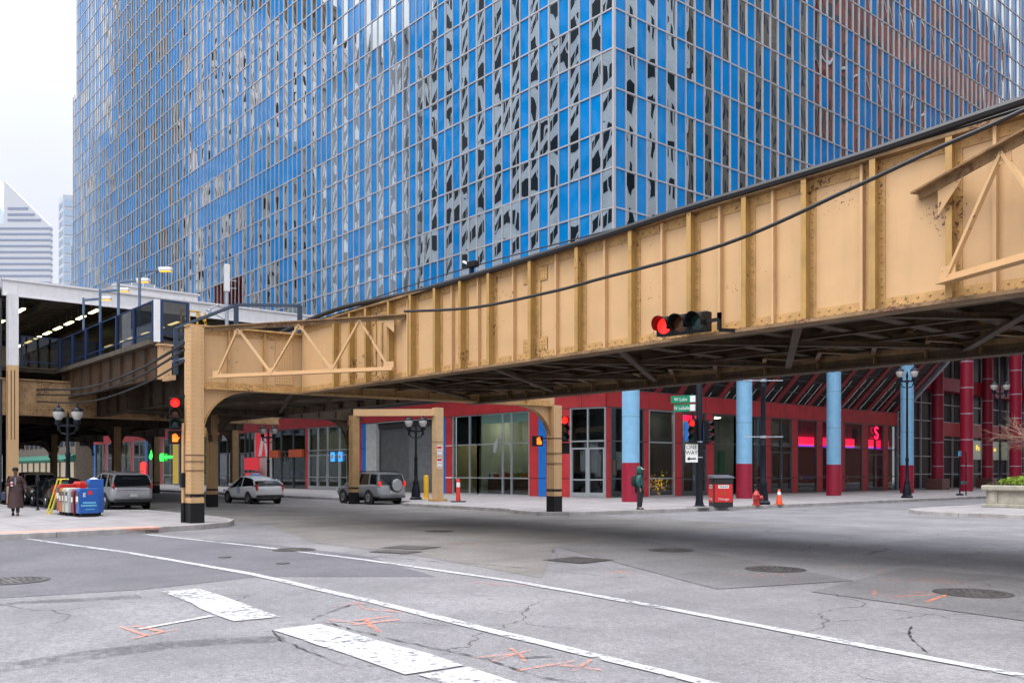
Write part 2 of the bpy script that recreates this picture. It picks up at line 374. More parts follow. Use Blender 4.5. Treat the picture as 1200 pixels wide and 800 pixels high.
def strip(name, pts, w, z, m, jag=0):  # a painted or sealed strip
    b = MB(); pts = [Vector((*p,z)) for p in pts]; L_, R_ = [], []
    dense = []
    for i in range(len(pts)-1):
        k = max(1, int((pts[i+1]-pts[i]).length/.5))
        dense += [pts[i].lerp(pts[i+1], j/k) for j in range(k)]
    dense.append(pts[-1])
    for i, p in enumerate(dense):
        t = (dense[min(i+1,len(dense)-1)]-dense[max(i-1,0)]).normalized(); n = Vector((-t.y,t.x,0))
        L_.append(p+n*(w/2+random.uniform(-jag,jag))); R_.append(p-n*(w/2+random.uniform(-jag,jag)))
    for i in range(len(dense)-1): b.face([L_[i],R_[i],R_[i+1],L_[i+1]])
    return tag(b.build(name, m, recalc=False), kind='structure')
strip('crosswalk_line', [(-26.0,5.5),(-20,6.25),(-14.54,6.55),(-10.5,6.4),(-7.32,6.2),(-4.66,6.05),(-2,5.9)], .17, .008, ROADW, .012)
strip('crosswalk_line', [(-25.6,8.42),(-19.92,9.03),(-15.5,9.3),(-11.04,9.3),(-7.5,8.95),(-4.41,8.5),(-3.06,8.32),(-1,8.1)], .16, .008, ROADW, .012)
def bars(polys):
    for poly in polys:
        o = sheet('stop_line', poly, .008, ROADW)
_old = ([[(-13.45,4.58),(-13.05,5.12),(-11.6,5.05),(-10.05,4.93),(-10.2,4.28),(-11.7,4.42)], [(-9.35,4.38),(-9.2,4.98),(-7.4,5.0),(-6.6,4.92),(-6.5,4.36),(-7.6,4.36)], [(-6.35,4.42),(-6.42,4.9),(-5.3,4.82),(-4.2,4.75),(-4.2,4.3)]])
strip('lane_line', [(-10.7,4.3),(-10.3,3.3)], .1, .007, ROADW, .015)
strip('lane_line', [(-23.5,31),(-23.4,42)], .12, .007, ROADW, .015)
for pts, w in (([(-13.3,4.85),(-12.4,4.83),(-11.3,4.70),(-10.1,4.60)],.56),([(-9.3,4.68),(-8.2,4.70),(-7.2,4.66),(-6.5,4.62)],.62),([(-6.42,4.66),(-5.6,4.62),(-4.2,4.52)],.50)): strip('stop_line', pts, w, .008, ROADW, .035)
# orange utility marks sprayed by hand
b = MB()
def stroke(pts, w=.05):
    pts = [Vector((*p,.009)) for p in pts]
    for i in range(len(pts)-1):
        t = (pts[i+1]-pts[i]).normalized(); n = Vector((-t.y,t.x,0))*w/2
        b.face([pts[i]-n, pts[i+1]-n*.7, pts[i+1]+n*.7, pts[i]+n])
def scrawl(cx, cy, s, k):
    for i in range(max(2, k*2//3)):
        a = random.uniform(-.5,.5)+ (PI/2 if random.random()<.35 else 0); l = s*random.uniform(.4,1); x = cx+random.uniform(-.4,.4)*s; y = cy+random.uniform(-.3,.3)*s
        stroke([(x-l/2*math.cos(a), y-l/2*math.sin(a)), (x, y+random.uniform(-.04,.04)), (x+l/2*math.cos(a), y+l/2*math.sin(a))], random.uniform(.03,.075))
for a in ((-10.2,3.15,.9,5),(-10.1,5.9,.9,5),(-9.1,5.55,1.0,7),(-10.5,8.7,1.0,4),(-6.3,5.6,.9,7),(-5.9,5.7,.6,4),(-9.0,13.0,1.0,5),(-6.1,12.5,1.2,8),(-6.7,14.4,1.0,6),(-10.6,11.4,1.0,4),(-5.0,14.2,1.0,4),(-8.2,15.0,.9,3),(-17.5,13.2,1.2,3),(-24.5,3.2,1.0,3)): scrawl(*a)
tag(b.build('utility_paint_marks', ORANGE, recalc=False), kind='structure')
WORN = painted('worn_wheel_track', (.05,.046,.048)); _r = [n for n in WORN.node_tree.nodes if n.type == 'MAP_RANGE'][0]; _r.inputs[1].default_value = .66; _r.inputs[2].default_value = .84; _r.inputs[3].default_value = .38; _r.inputs[4].default_value = 0
strip('road_wear', [(-9.1,.5),(-9.1,1.9),(-9.2,3.2),(-8.8,4.3)], .42, .0065, WORN, .06)
strip('road_wear', [(-13.3,1.5),(-13.4,2.8),(-13.0,4.2)], .3, .0065, WORN, .08)
TAR = mat('crack_sealant', (.025,.024,.025), .5, var=.2)
# long pavement joints and tar-filled cracks
def crack(pts, w=.03):
    d = []
    for i in range(len(pts)-1):
        p, q = Vector(pts[i]), Vector(pts[i+1]); k = max(2, int((q-p).length/.12))
        d += [tuple(p.lerp(q, j/k) + Vector((random.uniform(-.02,.02), random.uniform(-.02,.02)))) for j in range(k)]
    strip('road_crack', d, w, .0075, TAR, .012)
crack([(-10.4,6.0),(-9.7,5.1),(-8.0,5.12),(-6.6,5.25),(-6.2,5.9)], .014)
crack([(-6.6,5.25),(-5.6,5.15),(-4.6,5.5)], .012)
crack([(-9.3,4.4),(-8.6,4.2),(-7.2,4.1),(-6.7,4.6)], .012)
crack([(-4.0,8.6),(-4.6,9.4),(-4.9,10.1)], .012)
crack([(-16,9.8),(-13,10.6),(-10,11.0)], .015)

# ------------------------------------------------------------------ the elevated railway
VX0, VX1 = -27.3, .4
def ztop(x): return 6.5 + (x+26.7)*.0155 if x < -4 else 6.852 + (x+4)*.004
viad = thing('railway_viaduct', 'beige riveted steel railway bridge spanning the wide street on plate girders', 'railway bridge', (-13.5, 17.5, 4.3))
ZB = 4.33
def lin(a, b, n): return [a+(b-a)*i/(n-1) for i in range(n)]
def girder(Y, s, name='plate_girder', detail=True, mats=None):
    """s = -1: outer face looks to -Y"""
    b = MB()
    n = 24; xs = lin(VX0, VX1, n)
    for i in range(n-1):     # web and flange angles follow the slightly rising top
        x0, x1 = xs[i], xs[i+1]
        def pl(y0, y1, za0, za1, zb0, zb1, mi):
            vs = [(x0,y0,za0),(x1,y0,zb0),(x1,y1,zb0),(x0,y1,za0),(x0,y0,za1),(x1,y0,zb1),(x1,y1,zb1),(x0,y1,za1)]
            b.add(vs, [(0,3,2,1),(4,5,6,7),(0,1,5,4),(2,3,7,6)] + ([(0,4,7,3)] if i == 0 else []) + ([(1,2,6,5)] if i == n-2 else []), mi)
        t0, t1 = ztop(x0), ztop(x1)
        pl(Y-.008, Y+.008, ZB+.01, t0-.04, ZB+.01, t1-.04, 0)
        for o in (-1, 1):
            ya, yb = sorted((Y+o*.010, Y+o*.028))
            pl(ya, yb, t0-.20, t0-.03, t1-.20, t1-.03, 1)
            pl(ya, yb, ZB+.02, ZB+.20, ZB+.02, ZB+.20, 1)
        pl(Y-.21, Y+.21, t0-.03, t0+.025, t1-.03, t1+.025, 2)
        pl(Y-.21, Y+.21, ZB-.04, ZB+.02, ZB-.04, ZB+.02, 2)
    g = b.build(name, mats or [BEIGE, BEIGE_RUST, UNDERL], viad, world=True)
    if detail:
        r = MB(); f = Y + s*.028
        x = VX0+.2
        while x < VX1:
            t = ztop(x); pts = [(x, f, ZB+.075), (x+.085, f, ZB+.15), (x, f, t-.08), (x+.085, f, t-.15)]
            r.rivets(pts, (0,s,0), .026)
            r.rivets([(x, Y+s*.17, ZB-.04), (x+.08, Y+s*.10, ZB-.04)], (0,0,-1), .02, 1)
            x += .19
        r.build('rivet_pattern', [BEIGE_RUST, UNDERL], g)
    return g
g1 = girder(14, -1)
# stiffeners: broad floor-beam ribs with splice plates, thin angles between
wide = [-24.85,-23.9,-22.97,-21.73,-20.63,-19.49,-18.37,-17.22,-15.69,-14.14,-12.57,-11.05,-9.8,-8.58,-7.34,-6.13,-4.9,-3.7,-2.5,-1.3]
thin = [-20.9,-18.85,-17.75,-16.39,-14.9,-13.38,-11.8,-10.4,-9.25,-7.57,-5.5,-3.2]
for x in wide:
    b = MB(); t = ztop(x)-.20; zb = ZB+.03
    b.box(x-.012, x+.012, 13.80, 13.992, zb, t+.16, 0)
    b.box(x+.012, x+.125, 13.974, 13.992, zb+.17, t, 1); b.box(x-.10, x-.012, 13.974, 13.992, zb+.17, t, 1)
    b.box(x-.05, x+.05, 13.788, 13.80, zb, t+.16, 0)
    k = int((t-zb-.3)/.13)
    b.rivets([(x+.07, 13.974, zb+.25+.13*i) for i in range(k)] + [(x-.06, 13.974, zb+.25+.13*i) for i in range(k)], (0,-1,0), .022, 1)
    b.build('stiffener', [STIFF, BEIGE_RUST], g1)
for x in thin:
    b = MB(); t = ztop(x)-.2
    b.box(x-.009, x+.009, 13.90, 13.992, ZB+.03, t+.16); b.box(x-.04, x+.009, 13.892, 13.90, ZB+.03, t+.16)
    b.build('stiffener', BEIGE, g1)
for x in (-15.69, -22.5):        # riveted splice plates
    b = MB(); t = ztop(x)
    for z0, z1, w in ((ZB+.21, ZB+.52, .42), (t-.52, t-.21, .42), (ZB+.52, t-.52, .20)):
        b.box(x-w, x-.13, 13.965, 13.975, z0, z1); b.box(x+.13, x+w, 13.965, 13.975, z0, z1)
        pts = [(x+sg*(.17+.085*i), 13.965, z0+.05+.085*j) for sg in (-1,1) for i in range(int((w-.13)/.085)) for j in range(int((z1-z0)/.085))]
        b.rivets(pts, (0,-1,0), .023)
    b.build('splice_plate', BEIGE_RUST, g1)
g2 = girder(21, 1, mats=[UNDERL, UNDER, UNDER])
b = MB()
x = VX0+.2
while x < VX1: b.rivets([(x, 20.84, ZB-.04),(x,21.16,ZB-.04)], (0,0,-1), .022); x += .2
b.build('rivet_pattern', UNDERL, g2)
for x in wide:
    MB().box(x-.012, x+.012, 20.992-.17, 20.992, ZB+.03, ztop(x)-.05).box(x-.012, x+.012, 21.008, 21.16, ZB+.03, ztop(x)-.05).build('stiffener', UNDERL, g2)
# cross girders with arched knees, one at each side of the street
def ibeam(b, p, q, h, w, tw=.02, tf=.03, mi=0):
    p, q = Vector(p), Vector(q)
    b.bar(p, q, tw, h-2*tf, mi); up = Vector((0,0,1))
    b.bar(p+up*(h/2-tf/2), q+up*(h/2-tf/2), w, tf, mi); b.bar(p-up*(h/2-tf/2), q-up*(h/2-tf/2), w, tf, mi)
def cross(X, s):
    b = MB(); z0, z1 = 4.36, 6.27
    b.box(X-.01, X+.01, 10.6, 24.5, z0+.01, z1-.03, 0)
    b.box(X-.21, X+.21, 10.35, 24.75, z1-.03, z1+.02, 1); b.box(X-.2, X+.2, 10.85, 24.25, z0-.05, z0+.01, 1)
    for o in (-1,1):
        xa, xb = sorted((X+o*.012, X+o*.03)); b.box(xa, xb, 10.85, 24.25, z0+.01, z0+.2, 1); b.box(xa, xb, 10.85, 24.25, z1-.24, z1-.03, 1)
        for y in (11.6, 12.75, 14.9, 16.2, 17.5, 18.8, 20.1, 21.9, 23.1): b.box(*sorted((X+o*.012, X+o*.16)), y-.012, y+.012, z0+.01, z1-.04, 1)
        xs = X+o*.03
        y = 10.95
        while y < 24.2:
            b.rivets([(xs, y, z0+.07), (xs, y+.07, z0+.145), (xs, y, z1-.10), (xs, y+.07, z1-.18)], (o,0,0), .025, 1); y += .17
        b.box(*sorted((X+o*.031, X+o*.04)), 13.15, 13.75, z0+.22, z1-.25, 0)
        b.rivets([(X+o*.04, 13.2+.085*i, z0+.27+.085*j) for i in range(7) for j in range(17)], (o,0,0), .023, 1)
    def skew(m):
        if s > 0:
            for v in m.v: v.x += (v.y-14)*.104-.15
        return m
    c = skew(b).build('cross_girder', [BEIGE, BEIGE_RUST], viad, world=True)
    for yc, d in ((10.81, 1), (24.29, -1)):       # quarter-round knee braces down to the columns
        k = MB(); R = 1.45; pts = []
        for i in range(9):
            a = math.radians(90*i/8); pts.append((yc+d*R*(1-math.cos(a)), 4.31-R*(1-math.sin(a))))
        poly = [(X-.012, y, z) for y, z in pts] + [(X-.012, yc, 4.31)]
        k.prism(poly, (.024,0,0), 0)
        for i in range(8):
            (ya, za), (yb, zb) = pts[i], pts[i+1]; k.bar((X, ya, za-.012), (X, yb, zb-.012), .24, .022, 1)
            k.rivets([(X+.013, ya+d*.05*0+(yb-ya)*t, za+.06+(zb-za)*t) for t in (.2,.7)], (1,0,0), .016, 1)
        skew(k).build('knee_brace', [BEIGE, BEIGE_RUST], c)
    return c
cross(VX0, 1); cross(VX1, -1)
# corner trusses from the column heads to the near girder
def truss(A, B, za=6.17):
    """A: at column head, B: on girder"""
    b = MB(); A, B = Vector(A), Vector(B)
    def P(s, z): p = A.lerp(B, s); return Vector((p.x, p.y, z))
    zt, zb = 6.17, 4.66
    def ZT(s): return za+(6.17-za)*s
    b.bar(P(0,za), P(1.06,zt-.08), .24, .03, 1); b.bar(P(0,za-.07), P(1.05,zt-.14), .03, .12, 1)
    b.bar(P(.06,zb), P(.99,zb-.03), .06, .10, 0); b.bar(P(.03,zb-.055), P(.99,zb-.085), .2, .02, 0)
    ss = [.07, .19, .37, .52, .69, .83, .97]
    for i in range(6):
        z0, z1 = (zb, ZT(ss[i+1])-.12) if i % 2 == 0 else (ZT(ss[i])-.12, zb)
        b.bar(P(ss[i], z0), P(ss[i+1], z1), .07, .055, 0)
    for i, s in enumerate(ss):
        z = zb+.06 if i % 2 == 0 else ZT(s)-.18
        p = P(s, z); t = (B-A).normalized(); b.bar(p - t*.16, p + t*.16, .014, .2, 0)
        n = Vector((t.y, -t.x, 0)); n = n if n.y < 0 else -n
        b.rivets([p + n*.009 + t*dx + Vector((0,0,dz)) for dx in (-.1,0,.1) for dz in (-.05,.05)], n, .014, 0)
    d = (B-A).normalized()
    b.prism([P(1,zt-.1)-d*.02, P(1,zt-.1)-d*.55, P(1,zt-.55)-d*.02], Vector((d.y,-d.x,0))*.015, 0)
    return b.build('corner_truss', [BEIGE, UNDERL], viad, world=True)
truss((-27.3, 10.72, 0), (-21.35, 13.78, 0)); truss((.4, 10.72, 0), (-6.3, 13.78, 0), 6.85)
# floor: beams, stringers, ties, lateral bracing
for x in wide + [-26.2]:
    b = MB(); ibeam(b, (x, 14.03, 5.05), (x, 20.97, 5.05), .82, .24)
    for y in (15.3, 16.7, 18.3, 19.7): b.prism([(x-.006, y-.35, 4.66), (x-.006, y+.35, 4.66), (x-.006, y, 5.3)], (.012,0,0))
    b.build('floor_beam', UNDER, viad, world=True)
for y in (15.3, 16.7, 18.3, 19.7):
    b = MB(); ibeam(b, (VX0+.05, y, 5.72), (VX1-.05, y, 5.72), .5, .2); b.build('stringer', UNDER, viad, world=True)
pts = lin(-26.9, .1, 7)
for i in range(6):
    for (ya, yb, z) in ((14.2, 20.8, 4.50), (20.8, 14.2, 4.43)):
        b = MB(); b.bar((pts[i], ya, z), (pts[i+1], yb, z), .16, .02); b.bar((pts[i], ya, z+.06), (pts[i+1], yb, z+.06), .02, .12)
        b.build('lateral_brace', UNDER, viad, world=True)
for y in (15.3, 16.7, 18.3, 19.7):        # little sway frames seen under the deck
    b = MB()
    for i in range(len(wide)-1):
        if (i + int(y)) % 2: b.bar((wide[i], y, 4.75), (wide[i+1], y, 5.4), .07)
        else: b.bar((wide[i], y, 5.4), (wide[i+1], y, 4.75), .07)
    b.build('sway_bracing', UNDERL, viad, world=True)
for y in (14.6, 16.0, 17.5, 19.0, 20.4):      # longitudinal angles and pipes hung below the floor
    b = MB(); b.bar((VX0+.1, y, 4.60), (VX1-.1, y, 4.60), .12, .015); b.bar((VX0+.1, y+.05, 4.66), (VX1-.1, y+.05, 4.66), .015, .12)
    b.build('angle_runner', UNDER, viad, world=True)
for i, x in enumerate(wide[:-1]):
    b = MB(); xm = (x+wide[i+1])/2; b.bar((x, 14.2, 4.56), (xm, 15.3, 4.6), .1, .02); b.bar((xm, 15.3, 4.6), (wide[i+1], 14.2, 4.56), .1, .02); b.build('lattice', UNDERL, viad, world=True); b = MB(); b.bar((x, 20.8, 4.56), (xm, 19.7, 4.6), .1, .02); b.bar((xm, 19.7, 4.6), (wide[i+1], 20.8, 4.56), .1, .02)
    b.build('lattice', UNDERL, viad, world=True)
b = MB(); x = VX0+.2
while x < VX1: b.box(x, x+.24, 14.35, 20.65, 5.98, 6.16); x += .262
b.build('timber_deck', DARKWOOD, viad, world=True)
for y in (15.29, 16.71, 18.29, 19.71):
    MB().box(VX0-1, VX1, y-.035, y+.035, 6.165, 6.31).build('rail', UNDER, viad, world=True)

# ------------------------------------------------------------------ columns
def column(x, y, top, label, w=.42, base=0., band=True, mats=None, loc='steel_column', group='riveted steel columns of the elevated railway', inner=False):
    t = thing(loc, label, 'column', (x, y, base), 0, group)
    m = mats or [BEIGE, BEIGE_RUST]; h = w/2; b = MB(); H = top-base; z0 = .62
    b.box(-h, h, -h, -h+.03, z0, H, 0); b.box(-h, h, h-.03, h, z0, H, 0); b.box(h-.03, h, -h+.031, h-.031, z0, H, 0); b.box(-h+.02, -h+.05, -h+.03, h-.03, z0, H, 0)
    k = int((H-z0)/.13)
    if not inner:
        for i in range(k):
            z = z0+.06+.13*i
            b.rivets([(-h+.07, -h, z), (-h+.14, -h, z+.03), (h-.07, -h, z), (h-.14, -h, z+.03)], (0,-1,0), .022, 1)
            b.rivets([(h-.0, -h+.08, z), (h-.0, h-.08, z)], (1,0,0), .022, 1)
    b.build('shaft', m, t)
    f = MB().box(-h-.012, h+.012, -h-.012, h+.012, 0, z0-.001)
    if not inner: f.rivets([(-h+.08+.09*i, -h-.012, .1+.13*j) for i in range(4) for j in range(4)], (0,-1,0), .018)
    f.build('base', BLACKP, t)
    if band:
        MB().box(-h-.008, h+.008, -h-.008, h+.008, .80, .90).build('band', BLACKP, t)
    return t
c = column(-27.8, 10.6, 6.24, 'beige riveted steel column with black base standing at the near street corner', base=.15)
MB().box(-.36, -.22, -.20, -.18, 0, 6.06).box(-.36, -.34, -.20, .0, 3.2, 6.06).build('flange_plate', BEIGE, c)
MB().tube([(-.30,-.26,.02),(-.30,-.26,2.7),(-.27,-.26,3.1)], .045, 8).build('conduit', BEIGE, c)
MB().tube([(-.30,-.26,.01),(-.30,-.26,.62)], .07, 8).box(-.38,-.23,-.33,-.2,1.1,1.55).build('conduit', [BLACKP], c)
for z in (1.9, 2.1, 1.62): MB().box(-.235, .235, -.235, .235, z, z+.015).build('strap', BLACKP, c)
c = column(-26.3, 24.45, 4.36, 'beige riveted steel column with black base beside the hanging traffic signal across the street', base=.15)
for z in (1.9, 2.3, 2.9): MB().box(-.235, .235, -.235, .235, z, z+.02).build('strap', BLACKP, c)
DIM = [mat('shaded_column_paint', (.36,.22,.095), .55, var=.15, rust=.3, streak=.3), BEIGE_RUST]  # column paint darkened to give the shade under the station
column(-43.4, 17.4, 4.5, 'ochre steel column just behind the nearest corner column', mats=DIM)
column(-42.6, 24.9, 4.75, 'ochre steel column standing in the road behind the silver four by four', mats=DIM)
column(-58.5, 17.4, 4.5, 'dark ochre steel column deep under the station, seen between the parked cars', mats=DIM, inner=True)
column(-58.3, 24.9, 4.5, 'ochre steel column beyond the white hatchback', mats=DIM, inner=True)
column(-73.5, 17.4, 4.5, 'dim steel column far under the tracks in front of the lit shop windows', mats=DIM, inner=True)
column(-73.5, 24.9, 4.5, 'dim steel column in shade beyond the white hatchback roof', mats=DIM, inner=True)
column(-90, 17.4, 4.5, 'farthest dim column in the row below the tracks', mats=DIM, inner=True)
t = thing('steel_post', 'smooth tan post on the far pavement with parking signs on its side', 'post', (-39.5, 28.2, .15))
MB().box(-.22,.22,-.22,.22,.12,5.0).build('shaft', mat('smooth_tan_paint', (.58,.39,.2), .5, var=.08, rust=.3, streak=.3), t)
MB().box(-.38,.38,-.36,.36,0,.12).build('base', BEIGE_RUST, t)
for z in (3.15, 2.55): MB().box(-.23,.23,-.23,.23,z,z+.012).build('strap', BLACKP, t)
MB().bar((0,0,4.75), (-3.1,-3.3,4.75), .36, .36).build('beam', BEIGE, t)
SIGNW = mat('sign_white', (.78,.78,.76), .4, var=.04); SIGNR = mat('sign_red', (.6,.03,.03), .4, var=.05)
for z, w in ((2.85, 'NO'), (2.2, 'TOW')):
    s = thing('parking_sign', ('upper' if z > 2.5 else 'lower')+' white and red parking sign strapped to the smooth tan post', 'sign', (-39.2, 27.95, z), 0, 'signs on the tan post')
    MB().box(.0,.46,-.012,0,-.28,.28).build('plate', SIGNW, s)
    MB().box(.03,.43,-.015,-.0125,.10,.22).box(.03,.43,-.015,-.0125,-.24,-.21).build('lettering', SIGNR, s)
    text('NO PARKING' if z > 2.5 else 'TOW ZONE', .07, SIGNR, s, (.23,-.013,-.02), (0,-1,0))

# ------------------------------------------------------------------ the station beyond
UNDERS = mat('deep_shade_brown_steel', (.045,.027,.013), .7, var=.4, vs=3, rust=.5, streak=.4, rustcol=(.03,.015,.008)); UNDERS2 = mat('deep_shade_tan_steel', (.10,.06,.027), .7, var=.4, vs=3, rust=.5, streak=.4, rustcol=(.03,.015,.008))  # darker copies for the station, its shade put into the base colour
st = thing('station_viaduct', 'shade-darkened brown steel viaduct carrying the station away down the street', 'viaduct', (-60, 17.5, 4.4))
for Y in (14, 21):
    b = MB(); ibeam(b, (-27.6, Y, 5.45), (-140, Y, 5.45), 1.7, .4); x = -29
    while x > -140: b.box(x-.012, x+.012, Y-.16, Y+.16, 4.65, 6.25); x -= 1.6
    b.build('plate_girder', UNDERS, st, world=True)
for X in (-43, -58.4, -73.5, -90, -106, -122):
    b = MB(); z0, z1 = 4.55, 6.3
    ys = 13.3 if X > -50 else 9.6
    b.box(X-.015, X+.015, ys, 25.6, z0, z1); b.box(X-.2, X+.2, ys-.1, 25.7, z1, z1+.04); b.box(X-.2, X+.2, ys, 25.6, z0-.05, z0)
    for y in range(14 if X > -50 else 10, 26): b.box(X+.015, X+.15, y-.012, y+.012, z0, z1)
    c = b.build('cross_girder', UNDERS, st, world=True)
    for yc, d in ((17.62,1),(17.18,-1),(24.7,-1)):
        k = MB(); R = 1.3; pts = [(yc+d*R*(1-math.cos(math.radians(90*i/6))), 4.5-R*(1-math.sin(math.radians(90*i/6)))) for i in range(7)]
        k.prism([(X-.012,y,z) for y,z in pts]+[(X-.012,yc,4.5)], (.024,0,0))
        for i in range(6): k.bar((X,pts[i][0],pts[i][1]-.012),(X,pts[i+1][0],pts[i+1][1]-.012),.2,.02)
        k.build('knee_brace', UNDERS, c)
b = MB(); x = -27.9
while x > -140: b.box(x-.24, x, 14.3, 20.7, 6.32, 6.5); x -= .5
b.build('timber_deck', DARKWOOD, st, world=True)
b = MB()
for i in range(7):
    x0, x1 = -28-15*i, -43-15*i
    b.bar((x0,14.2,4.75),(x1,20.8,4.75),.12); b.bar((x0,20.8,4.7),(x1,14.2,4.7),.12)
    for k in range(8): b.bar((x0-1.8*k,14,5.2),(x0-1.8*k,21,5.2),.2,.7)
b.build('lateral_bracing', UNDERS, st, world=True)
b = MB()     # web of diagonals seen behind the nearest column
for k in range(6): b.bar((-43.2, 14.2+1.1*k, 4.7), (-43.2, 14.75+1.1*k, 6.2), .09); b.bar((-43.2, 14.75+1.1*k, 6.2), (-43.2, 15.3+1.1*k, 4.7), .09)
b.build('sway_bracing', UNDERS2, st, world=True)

pf = thing('station_platform', 'elevated platform edge with blue framed dark glass windscreens', 'platform', (-45, 12.6, 6.9))
MB().box(-52, -37.4, 12.4, 14.0, 6.9, 7.1).box(-140, -52, 9.8, 14.0, 6.9, 7.1).build('platform_floor', mat('platform_boards', (.10,.08,.06), .8, var=.3), pf, world=True)
b = MB(); ibeam(b, (-37.5, 12.7, 6.2), (-52, 12.7, 6.2), 1.38, .3); x = -38.5
while x > -52: b.box(x-.012,x+.012,12.55,12.69,5.55,6.85); x -= 1.6
b.build('edge_girder', mat('rusty_brown_steel', (.07,.04,.02), .6, var=.3, rust=.6, streak=.4), pf, world=True)
MB().box(-50.6,-50.2,9.6,24.2,4.6,6.3).box(-50.7,-50.1,9.5,24.3,6.3,6.36).box(-50.7,-50.1,9.6,24.2,4.54,4.6).build('cross_girder', mat('dull_ochre_steel',(.33,.2,.09),.6,var=.25,rust=.5,streak=.4), pf, world=True)
MB().box(-37.6,-37.25,12.75,13.25,5.5,6.9).bar((-37.4,13,5.5),(-30.5,10.9,4.9),.16).box(-37.7,-37.15,12.65,13.3,6.86,6.93).build('support_post', BEIGE, pf, world=True)
SCREEN = glass('smoked_glass', (.34,.33,.31), .05)
def screen(p, q, z0, z1, n):
    p, q = Vector((*p,0)), Vector((*q,0)); t = (q-p).normalized()
    for i in range(n):
        a, c = p.lerp(q, i/n), p.lerp(q, (i+1)/n); b = MB()
        b.bar(a+Vector((0,0,(z0+z1)/2)), c+Vector((0,0,(z0+z1)/2)), .02, z1-z0)
        s = b.build('windscreen', SCREEN, pf, world=True)
        f = MB()
        f.bar(a+Vector((0,0,z1)), c+Vector((0,0,z1)), .07, .06); f.bar(a+Vector((0,0,z0+.3)), c+Vector((0,0,z0+.3)), .05, .05)
        f.bar(a+Vector((0,0,z0-.1)), a+Vector((0,0,z1+.02)), .14, .14)
        if i == n-1: f.bar(c+Vector((0,0,z0-.1)), c+Vector((0,0,z1+.02)), .1, .1)
        f.build('frame', NAVY, s)
    return
screen((-37.45,12.6), (-51.8,12.6), 7.12, 8.68, 6)
screen((-51.8,12.55), (-51.8,10.75), 7.12, 8.7, 1)
screen((-37.35,12.85), (-37.35,13.95), 7.12, 8.72, 1)
MB().box(-37.46,-37.24,12.56,12.78,7.0,8.72).build('corner_post', WHITEP, pf, world=True)
SIDING = mat('tan_siding', (.42,.34,.26), .6, var=.15)
b = MB()
for k in range(14): b.box(-61.9, -61.8+.03*(k%2), 9.9, 18.0, 7.1+.16*k, 7.1+.16*(k+1)-.004)
b.build('back_wall', SIDING, pf, world=True)
MB().box(-120, -50.4, 9.5, 9.58, .16, 10.3).build('side_wall_and_blocker', mat('dark_panel', (.03,.033,.04), .35, var=.2), pf, world=True)  # panelled canopy side, extended down and along to block low light
b = MB()
for x in range(-70,-50,2): b.box(x-.04,x+.04,9.44,9.52,4.8,10.3)
for z in (6.9,8.7): b.box(-70,-50.4,9.45,9.51,z-.04,z+.04)
b.build('side_wall_frame', mat('teal_frame',(.05,.17,.2),.4), pf, world=True)

cp = thing('station_canopy', 'white edged flat canopy roof over the elevated station platforms', 'canopy', (-60, 17, 10.4))
ROOFM = mat('white_roof_edge', (.70,.68,.68), .55, var=.06, streak=.25)
MB().box(-50.3, -50, 9.55, 26.5, 10.42, 11.16).box(-50.4,-49.93,9.5,26.6,11.16,11.26).build('edge_beam', ROOFM, cp, world=True)
MB().box(-140, -50.31, 9.6, 26.5, 10.9, 11.15).build('roof_slab', ROOFM, cp, world=True)
b = MB(); x = -51.2
CEIL = mat('dark_ribbed_ceiling', (.06,.052,.045), .7, var=.3)
while x > -120: b.box(x-.5, x, 9.7, 26.4, 10.78, 10.895); b.box(x-.85, x-.5, 9.7, 26.4, 10.84, 10.895); x -= .85
for y in (12, 16.0, 20.5): b.box(-120,-50.35,y-.12,y+.12,10.35,10.775)
b.build('ceiling', CEIL, cp, world=True)
MB().box(-50.05,-49.55,9.7,10.15,6.95,10.42).box(-50.0,-49.9,9.55,26,10.38,10.42).build('post', ROOFM, cp, world=True)
b = MB().box(-50.05,-49.55,9.7,10.15,.15,6.95)
b.build('post', BEIGE, cp, world=True)
MB().box(-49.55,-49.54,9.8,9.84,3.3,6.7).box(-49.55,-49.54,9.95,9.99,3.3,6.7).box(-49.9,-49.88,9.69,9.7,3.3,6.7).box(-49.72,-49.7,9.69,9.7,3.3,6.7).build('slot', UNDER, cp, world=True)
MB().box(-52,-50.2,14.9,19.3,11.265,11.62).box(-52.1,-50.1,14.8,19.4,11.62,11.70).build('parapet', ROOFM, cp, world=True)
b = MB(); pts = [(-50.5,14.6+3.0*i/10,11.7+.42*math.sin(PI*i/10)) for i in range(11)]
b.prism(pts, (-4,0,0)); b.build('skylight_vault', mat('grey_glazing',(.28,.33,.38),.25,var=.1), cp, world=True)
b = MB()
for i in range(0,11,2): b.bar((-50.47,14.6+3.0*i/10,11.7),(-50.47,14.6+3.0*i/10,11.72+.42*math.sin(PI*i/10)),.04)
b.build('skylight_frame', WHITEP, cp, world=True)
TUBE = mat('fluorescent_tube', (.9,.85,.6), .5, var=0, emit=(1,.82,.38), es=4)
FIX = mat('grey_fixture', (.25,.25,.25), .5)
k = 0
for y, xs in ((14.0, [-50.9-2.45*i for i in range(12)]), (10.95, [-53.0-4.9*i for i in range(4)]), (18.6, [-52-2.45*i for i in range(6)])):
    for x in xs:
        l = thing('fluorescent_light', 'glowing yellowish strip light in a row on the underside of the station canopy', 'ceiling light', (x, y, 10.2), 0, 'strip lights under the station canopy')
        MB().box(-.75,.75,-.11,.11,.03,.1).bar((-.5,0,.1),(-.5,0,.6),.02).bar((.5,0,.1),(.5,0,.6),.02).build('housing', FIX, l)
        MB().box(-.7,.7,-.09,.09,-.015,.03).build('lamp', TUBE, l)
SOD = mat('sodium_lamp', (1,.6,.1), .5, var=0, emit=(1,.38,.01), es=.8)
